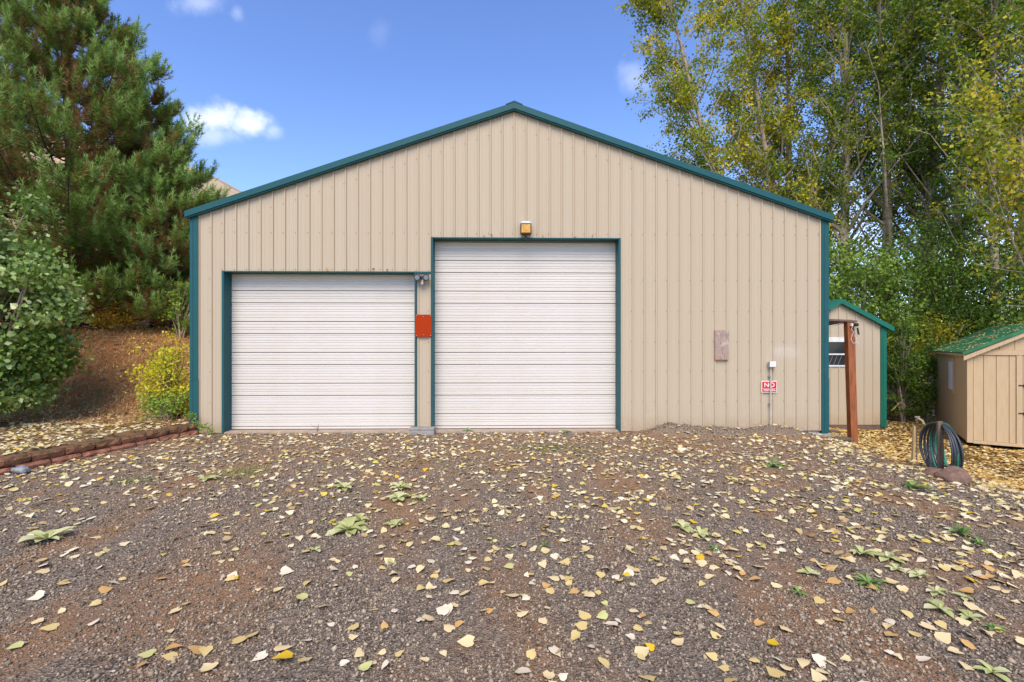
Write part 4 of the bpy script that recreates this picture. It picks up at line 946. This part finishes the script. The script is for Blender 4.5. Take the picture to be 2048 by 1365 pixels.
# ------------------------------------------------------------------ mullein rosettes and weeds
def rosette_leaf(L, W_, lift, bend, mat, seed):
    n_ = 5; V = []; Fq = []
    prof = [.25, .75, 1.0, .82, .08] if mat == 'mullein' else [.2, .8, 1, .6, .05]
    for i in range(n_):
        u = i/(n_-1); y = L*u; z = L*(lift*u-bend*u*u); w = W_*prof[i]/2; ru = .012*L*sin(i*3+seed)
        V += [(-w, y, z+w*.35+ru), (0, y, z), (w, y, z+w*.35-ru)]
        if i: a = 3*i; Fq += [(a-3, a-2, a+1, a), (a-2, a-1, a+2, a+1)]
    me = bpy.data.meshes.new('leaf'); me.from_pydata(V, [], Fq); me.materials.append(M[mat])
    for p_ in me.polygons: p_.use_smooth = True
    return me
LV = {}
for kind in ('mullein', 'weed'):
    LV[kind] = [[rosette_leaf(1, rnd.uniform(.44, .58) if kind == 'mullein' else rnd.uniform(.26, .36), lf_+rnd.uniform(-.08, .08), bd, kind, i) for i in range(4)] for lf_, bd in ((.30, .25), (.75, .5), (1.4, .75))]
def rosette(px, py, rpx, kind, label, group, nl=None, noun='mullein_plant', up=1.0):
    c = G(px, py); rad = rpx*c.y/FPX; root = empty(noun, c+Vector((0, 0, .01)), rnd.uniform(0, 6), label, 'plant', group)
    nl = nl or rnd.randint(8, 12)
    for i in range(nl):
        lev = 0 if i < nl*.5 else (1 if i < nl*.82 else 2)
        o = bpy.data.objects.new('leaf', rnd.choice(LV[kind][lev])); link(o, root)
        L = rad*(1, .85, .6)[lev]*rnd.uniform(.6, 1.15); o.scale = (L*rnd.uniform(.7, 1.25), L, L*up); o.rotation_euler = (rnd.uniform(-.1, .15), 0, i*2.4+rnd.uniform(-.25, .25))
    return root
gm = 'mullein rosettes growing in the gravel'
rosette(94, 1082, 46, 'mullein', 'large pale green mullein rosette at the left of the gravel', gm, 11)
rosette(412, 962, 26, 'mullein', 'small mullein rosette left of centre in front of the shorter door', gm, 8)
rosette(688, 978, 27, 'mullein', 'small mullein rosette in front of the shorter door, left of a pair', gm, 9)
rosette(800, 978, 27, 'mullein', 'upper of two mullein rosettes growing close together in the gravel', gm, 10)
rosette(796, 1000, 32, 'mullein', 'lower of two mullein rosettes growing close together in the gravel', gm, 9)
rosette(845, 1000, 22, 'mullein', 'small flat mullein rosette right of the close pair', gm, 7)
rosette(697, 1064, 44, 'mullein', 'largest dense mullein rosette near the middle of the gravel', gm, 14)
rosette(722, 1044, 24, 'mullein', 'mullein rosette touching the back of the largest one', gm, 9)
rosette(792, 1054, 26, 'mullein', 'flat mullein rosette right of the largest one', gm, 8)
rosette(632, 1104, 18, 'mullein', 'tiny mullein rosette below the largest one', gm, 6)
rosette(1545, 934, 30, 'weed', 'green dock weed in front of the gravel mounds', 'green weeds in the gravel', 9, 'dock_weed', 1.3)
rosette(1826, 978, 38, 'weed', 'green dock weed left of the hose post rocks', 'green weeds in the gravel', 9, 'dock_weed', 1.2)
rosette(1924, 1070, 32, 'weed', 'upright dark green weed near the right edge', 'green weeds in the gravel', 11, 'dock_weed', 1.6)
rosette(1958, 1090, 26, 'weed', 'green weed just below the upright one near the right edge', 'green weeds in the gravel', 9, 'dock_weed', 1.1)
rosette(1366, 1058, 26, 'mullein', 'mullein rosette right of centre, upper left of a group of three', gm, 8)
rosette(1400, 1072, 24, 'mullein', 'mullein rosette right of centre, middle of a group of three', gm, 7)
rosette(1430, 1102, 22, 'weed', 'narrow leaved weed right of centre, lowest of a group of three', 'green weeds in the gravel', 10, 'dock_weed')
rosette(1722, 1112, 32, 'mullein', 'mullein rosette at the top of the right hand weed row', gm, 8, up=1.4)
rosette(1775, 1120, 34, 'mullein', 'mullein rosette second from the top of the right hand weed row', gm, 9)
rosette(1792, 1142, 24, 'mullein', 'small mullein rosette third in the right hand weed row', gm, 8)
rosette(1738, 1172, 36, 'weed', 'dense bushy green weed in the middle of the right hand weed row', 'green weeds in the gravel', 16, 'dock_weed', 1.1)
rosette(1838, 1156, 26, 'mullein', 'compact mullein rosette right of the dense bushy weed', gm, 10)
rosette(1872, 1188, 26, 'mullein', 'mullein rosette lower right of the compact one', gm, 8)
rosette(1926, 1198, 20, 'mullein', 'small mullein rosette close to the right edge', gm, 7)
rosette(1880, 1222, 30, 'mullein', 'flat leaf covered mullein rosette in the lower part of the weed row', gm, 8)
rosette(1938, 1240, 26, 'mullein', 'mullein rosette second from the lower end of the weed row', gm, 8)
rosette(1990, 1262, 26, 'weed', 'lowest green weed of the right hand weed row', 'green weeds in the gravel', 9, 'dock_weed')
rosette(1620, 1150, 24, 'mullein', 'sparse mullein rosette left of the dense bushy weed', gm, 6)
rosette(1597, 1188, 20, 'weed', 'thin weed left of the right hand weed row', 'green weeds in the gravel', 7, 'dock_weed')
rosette(1985, 1352, 34, 'mullein', 'mullein rosette at the lower right corner', gm, 8)
rosette(1088, 1093, 16, 'weed', 'tiny green weed near the middle of the gravel', 'green weeds in the gravel', 6, 'dock_weed')
rosette(935, 866, 12, 'weed', 'upright green sprout at the foot of the tall door, left', 'green sprouts at the foot of the tall door', 8, 'green_sprout', 2.6)
rosette(1130, 866, 15, 'weed', 'low green sprout at the foot of the tall door, right', 'green sprouts at the foot of the tall door', 8, 'green_sprout', 1.2)
# twiggy weed before the shorter door
c = G(636, 866); tw = []
r_ = np.random.default_rng(2)
for i in range(9):
    e = np.array([r_.normal()*.07, r_.normal()*.03, r_.uniform(.08, .2)]); tw.append(tube_np(np.array([[0, 0, 0], e*.5+[0, 0, .02], e]), np.array([.003, .002, .0015]), 3))
o = nmesh('dry_twig_weed', *join_tubes(tw), M['oldwood']); o.location = c; tag(o, 'thin dry twiggy weed at the foot of the shorter door', 'weed')

# ------------------------------------------------------------------ grass tufts and straw
def blades(n, cx, cy, sx, sy, L, mat, label, name, seed, w=.004, flat=.35, tl=(0, 1)):
    r = np.random.default_rng(seed); x = cx+r.normal(size=n)*sx; y = cy+r.normal(size=n)*sy; z = height(x, y)
    p = np.stack([x, y, z], 1); d = r.normal(size=(n, 3)); d[:, 2] = np.abs(d[:, 2])*flat+.1; d /= np.linalg.norm(d, axis=1)[:, None]; s = np.cross(d, [0, 0, 1]); s /= np.linalg.norm(s, axis=1)[:, None]+1e-9
    l = L*r.uniform(.5, 1.1, n)[:, None]; V = np.stack([p-s*w, p+s*w, p+d*l], 1).reshape(-1, 3)
    o = nmesh(name, V, np.arange(n*3).reshape(-1, 3), M[mat], None, np.repeat(r.uniform(*tl, n), 3)); tag(o, label, kind='stuff'); return o
c = G(485, 945); blades(700, c.x, c.y, .16, .14, .09, 'grass', 'pale grass tuft in the gravel', 'grass', 1, flat=.9, tl=(.4, 1))
c = G(272, 962); blades(300, c.x, c.y, .13, .1, .06, 'grass', 'short grass near the retaining wall', 'grass', 2, flat=.8, tl=(0, .6))
c = G(1088, 897); blades(1100, c.x, c.y, .28, .14, .045, 'grass', 'mossy green ground patch before the tall door', 'grass', 3, tl=(0, .45), flat=.7)
c = G(1175, 905); blades(900, c.x, c.y, .5, .22, .04, 'grass', 'thin grass before the tall door', 'grass', 4, tl=(0, .7), flat=.6)
c = G(840, 930); blades(600, c.x, c.y, .7, .3, .04, 'grass', 'scattered short grass in the gravel', 'grass', 5, flat=.6)
r = np.random.default_rng(77); n = 42000
x = r.uniform(-14, -6.2, n); y = 9.0+4.6*r.random(n)**1.0; z = height(x, y)+.008; p = np.stack([x, y, z], 1)
d = r.normal(size=(n, 3)); d[:, 2] = (height(x+d[:, 0]*.05, y+d[:, 1]*.05)-height(x, y))/.05; d[:, 2] += np.abs(r.normal(size=n))*.2; d /= np.linalg.norm(d, axis=1)[:, None]; s = np.cross(d, [0, 0, 1]); s /= np.linalg.norm(s, axis=1)[:, None]+1e-9
l = .19*r.uniform(.5, 1.2, n)[:, None]; V = np.stack([p-s*.0048, p+s*.0048, p+d*l], 1).reshape(-1, 3)
tag(nmesh('pine_straw', V, np.arange(n*3).reshape(-1, 3), M['straw'], None, np.repeat(r.random(n), 3)), 'fallen rust brown pine needles covering the bank', kind='stuff')

r = np.random.default_rng(4); n0 = 46; cx0 = r.uniform(-11.5, -6.6, n0); cy0 = r.uniform(9.6, 12.6, n0); K0 = 60
x = np.repeat(cx0, K0)+r.normal(size=n0*K0)*.1; y = np.repeat(cy0, K0)+r.normal(size=n0*K0)*.07; p = np.stack([x, y, height(x, y)], 1)
d = r.normal(size=(n0*K0, 3)); d[:, 2] = np.abs(d[:, 2])*1.1+.1; d /= np.linalg.norm(d, axis=1)[:, None]; q = np.cross(d, [0, 0, 1]); q /= np.linalg.norm(q, axis=1)[:, None]+1e-9
l = np.repeat(r.uniform(.08, .2, n0), K0)[:, None]*r.uniform(.5, 1.1, n0*K0)[:, None]; V = np.stack([p-q*.0035, p+q*.0035, p+d*l], 1).reshape(-1, 3)
tag(nmesh('dry_grass', V, np.arange(len(V)).reshape(-1, 3), M['grass'], None, np.repeat(r.uniform(.2, 1, n0*K0), 3)), 'dry grass tufts on the bank', kind='stuff')
for i, (px, py, w_) in enumerate(((205, 760, .06), (246, 742, .05), (170, 808, .07), (288, 700, .06), (232, 690, .05), (300, 770, .045))):
    c = G(px, py); rock('rock', c+Vector((0, 0, .01)), w_*1.2, w_, w_*.7, M['rock'], ('lowest brown stone on the bank, beside the green bush', 'brown stone halfway up the left bank', 'brown stone at the foot of the bank by the terrace', 'uppermost stone near the pine trunk on the bank', 'small stone high on the bank left of the trunk', 'small stone on the bank next to the yellow shrub')[i], 30+i)

# ------------------------------------------------------------------ fallen leaves
variants = [heart_leaf(1.0, rnd.uniform(-.5, .55), rnd.uniform(-.25, .45), rnd.uniform(.3, .7), i) for i in range(14)]
NVL = len(variants[0][0]); FL_ = np.array([f for f in variants[0][1]]); VL = np.array([v[0] for v in variants], float)
VL[:, :, 2] -= VL[:, :, 2].min(1)[:, None]
def rho(x, y):
    d = np.interp(y, [2.2, 3.2, 4.5, 6, 7.5, 9.3], [24, 36, 54, 74, 80, 68])
    d = d*(1-.52*sstep(-.2, -2.6, x)*sstep(6.5, 5.0, y))
    d = d*(1+.7*sstep(2.2, 3.6, x)*sstep(6, 3, y))
    d = d+165*sstep(5.6, 7.4, x+.25*vnoise(x, y, .8, 4)) + 40*sstep(4.0, 6.0, x)
    d = d*(1+.75*vnoise(x, y, .55, 6)+.3*vnoise(x, y, .2, 2))
    leftz = np.where(y <= 9.22, (wall_x(y)-.0-x) > 0, x < -6.10)
    d = np.where(leftz, 190*(1-.62*sstep(9.9, 10.8, y))*(1+.4*vnoise(x, y, .5, 1)), d)
    mound = np.exp(-((y-9.05)/.3)**2)*((x > 2.5) & (x < 5.5)); d = d*(1-.8*mound)
    inside = (y > 9.24+.0227*x) & (x > -6.12) & (x < 6.18); d = np.where(inside, 0, d)
    return np.clip(d, 0, None)
pts = []
for (xa, xb, ya, yb) in ((-15, 15, 2.0, 18),):
    N = int((xb-xa)*(yb-ya)*330); x = rg.uniform(xa, xb, N); y = rg.uniform(ya, yb, N)
    k = (rg.random(N)*330 < rho(x, y)) & (np.abs(x) < 1.10*y+1.6); pts.append(np.stack([x[k], y[k]], 1))
pts = np.concatenate(pts)
# keep clear of the sheds' footprints
def in_tan(x, y):
    a = (x-10.27)*rc+(y-10.9)*rs_; b = -(x-10.27)*rs_+(y-10.9)*rc; return (a > -.02) & (a < TW) & (b > 0) & (b < TD)
k = ~in_tan(pts[:, 0], pts[:, 1]) & ~((np.abs(pts[:, 0]-sx0) < hw) & (pts[:, 1] > SY) & (pts[:, 1] < SY+3)); pts = pts[k]
lx, ly = pts[:, 0], pts[:, 1]
vis = (np.abs(lx) < 1.06*ly) & (ly > 2.35); order = np.argsort(np.where(vis, ly, 99)); first = order[:300]; rest = np.setdiff1d(np.arange(len(pts)), first)
def orient(n, r, tiltsd=.22):
    a = r.uniform(0, 2*pi, n); tx, ty = r.normal(size=n)*tiltsd, r.normal(size=n)*tiltsd
    nz_ = np.stack([tx, ty, np.ones(n)], 1); nz_ /= np.linalg.norm(nz_, axis=1)[:, None]
    d = np.stack([np.cos(a), np.sin(a), 0*a], 1); d -= nz_*(d*nz_).sum(1)[:, None]; d /= np.linalg.norm(d, axis=1)[:, None]
    return d, np.cross(nz_, d), nz_
n = len(rest); x, y = lx[rest], ly[rest]; z = height(x, y)+.006+rg.random(n)*.012
D, S, Nn = orient(n, rg); Lf = .040+.046*rg.random(n)*np.where(x > 6.5, .95, 1); vi = rg.integers(0, 14, n); flip = np.where(rg.random(n) < .4, -1, 1)
def scatter(name, mask, mat, tl, label):
    m = np.where(mask)[0]; P_ = VL[vi[m]]*Lf[m][:, None, None]
    Z = P_[:, :, 2]*flip[m][:, None]; Z = Z-Z.min(1)[:, None]
    V = np.stack([x[m], y[m], z[m]], 1)[:, None]+S[m][:, None]*P_[:, :, :1]+D[m][:, None]*P_[:, :, 1:2]+Nn[m][:, None]*Z[..., None]
    Fq = (FL_[None]+np.arange(len(m))[:, None, None]*NVL).reshape(-1, 3)
    T = np.repeat(rg.uniform(*tl, len(m)), NVL); o = nmesh(name, V.reshape(-1, 3), Fq, M[mat], None, T); tag(o, label, kind='stuff')
yardm = (x > 6.2+.5*vnoise(x, y, .7))
scatter('leaf_litter', ~yardm, 'fallen', (0, 1), 'fallen cottonwood leaves scattered over the gravel drive')
scatter('yard_leaf_litter', yardm, 'fallen_yard', (0, 1), 'dense yellow fallen leaves covering the ground between the sheds')
# the 300 leaves that show largest, one by one
vm = {}
for ci, (cn, mt) in enumerate(LEAF_KIND):
    for v in range(14):
        me = bpy.data.meshes.new('fallen_leaf'); Vv = VL[v].copy(); me.from_pydata(Vv.tolist(), [], FL_.tolist()); me.materials.append(mt); me.polygons.foreach_set('use_smooth', [True]*len(me.polygons)); vm[ci, v] = me
r = np.random.default_rng(19)
def where(x, y):
    px, py = CX+FPX*x/y, HY+(EYE-hz(x, y))*FPX/y
    col = 'far left' if px < 300 else 'under the shorter door' if px < 830 else 'under the tall door' if px < 1240 else 'under the plain wall' if px < 1650 else 'far right'
    row = 'bottom edge' if py > 1270 else 'near foreground' if py > 1150 else 'middle foreground'
    return col, row
grp = ['%s fallen leaves on the foreground gravel' % k_[0] for k_ in LEAF_KIND]
fx, fy = lx[first], ly[first]; D2, S2, N2 = orient(300, r)
for i in range(300):
    ci = r.choice(6, p=[.38, .28, .18, .11, .02, .03])
    o = bpy.data.objects.new('fallen_leaf', vm[ci, int(r.integers(14))]); link(o)
    L = .045+.05*r.random()**1.1; fl = 1 if r.random() < .6 else -1
    Mx = Matrix((Vector(S2[i]), Vector(D2[i]), Vector(N2[i]))).transposed().to_4x4()
    mz = max(v.co.z for v in o.data.vertices) if fl < 0 else 0
    o.matrix_world = Matrix.Translation((fx[i], fy[i], hz(fx[i], fy[i])+.012+mz*L)) @ Mx @ Matrix.Diagonal((L, L, L*fl, 1))
    cl_, rw_ = where(fx[i], fy[i]); dd_ = D2[i]
    tipw = ('tip right' if dd_[0] > 0 else 'tip left') if abs(dd_[0]) > abs(dd_[1]) else ('tip towards the barn' if dd_[1] > 0 else 'tip towards the viewer')
    big = 'large' if L > .077 else 'small' if L < .060 else 'medium'
    tag(o, '%s %s leaf, %s, %s, %s' % (big, LEAF_KIND[ci][0], tipw, cl_, rw_), 'leaf', grp[ci])
c = G(566, 1330); o = bpy.data.objects.new('fallen_leaf', vm[4, 2]); link(o); o.location = c+Vector((0, 0, .03)); o.scale = (.105, .105, .105); o.rotation_euler = (.1, .15, 1.9); tag(o, 'largest bright yellow leaf at the bottom left of centre', 'leaf')
# leaves caught on the door headers
for (px, py) in ((938, 540), (905, 543), (968, 473), (983, 471), (1085, 474), (1150, 475), (1185, 474), (655, 541), (775, 541), (560, 543)):
    if py > 530 and px > 865: px -= 190
    c = on_barn(px, py); o = bpy.data.objects.new('fallen_leaf', vm[rnd.choice((0, 3)), rnd.randrange(14)]); link(o); o.location = c+Vector((0, -.028, .012)); s = rnd.uniform(.045, .065); o.scale = (s, s, s)
    o.rotation_euler = (rnd.uniform(.4, 1.4), rnd.uniform(-.5, .5), rnd.uniform(0, 6)); tag(o, 'dry leaf caught on a teal door header of the barn', 'leaf', 'dry leaves caught on the door headers')

# ------------------------------------------------------------------ gravel stones near the camera
OCT = np.array([(1, 0, 0), (-1, 0, 0), (0, 1, 0), (0, -1, 0), (0, 0, 1), (0, 0, -1)], float)
OF = np.array([(4, 0, 2), (4, 2, 1), (4, 1, 3), (4, 3, 0), (5, 2, 0), (5, 1, 2), (5, 3, 1), (5, 0, 3)])
Vs, Ts, cnt = [], [], 0
for (ya, yb, dens, sz) in ((2.15, 3.4, 4000, .0076), (3.4, 5.2, 2000, .0092), (5.2, 9.25, 700, .0115)):
    A = 30*(yb-ya); N = int(A*dens); x = rg.uniform(-15, 15, N); y = rg.uniform(ya, yb, N)
    pn = (vnoise(x, y, .8, 12)+.5*vnoise(x, y, .3, 8)+1)/2
    k = (np.abs(x) < 1.10*y+1.2) & (x > wall_x(y)+.15) & (x < 6.8) & (rg.random(N) < np.clip(.05+1.15*pn, .06, 1)); x, y = x[k], y[k]; N = len(x)
    z = height(x, y); s = sz*rg.lognormal(0, .32, N)
    O = OCT[None]*s[:, None, None]*rg.uniform(.7, 1.3, (N, 6, 1)); O += rg.normal(size=(N, 6, 3))*.22*s[:, None, None]; O[:, :, 2] *= .75
    a = rg.uniform(0, 2*pi, N); ca, sa = np.cos(a)[:, None], np.sin(a)[:, None]; X = O[:, :, 0]*ca-O[:, :, 1]*sa; Y_ = O[:, :, 0]*sa+O[:, :, 1]*ca
    V = np.stack([X+x[:, None], Y_+y[:, None], O[:, :, 2]+z[:, None]+s[:, None]*.25], -1)
    Vs.append(V.reshape(-1, 3)); Ts.append(np.repeat(np.clip(rg.beta(1.7, 2.6, N)+.03*vnoise(x, y, .5), 0, 1), 6)); cnt += N
V = np.concatenate(Vs); Fq = (OF[None]+np.arange(cnt)[:, None, None]*6).reshape(-1, 3)
tag(nmesh('gravel', V, Fq, M['pebble'], None, np.concatenate(Ts)), 'dark brown and grey crushed gravel', kind='stuff')
print('pebbles', cnt, 'leaves', len(pts), 'tris', sum(sum(len(p.vertices)-2 for p in o.data.polygons) if len(o.data.polygons) < 2000 else len(o.data.polygons) for o in COL.objects if o.type == 'MESH'))
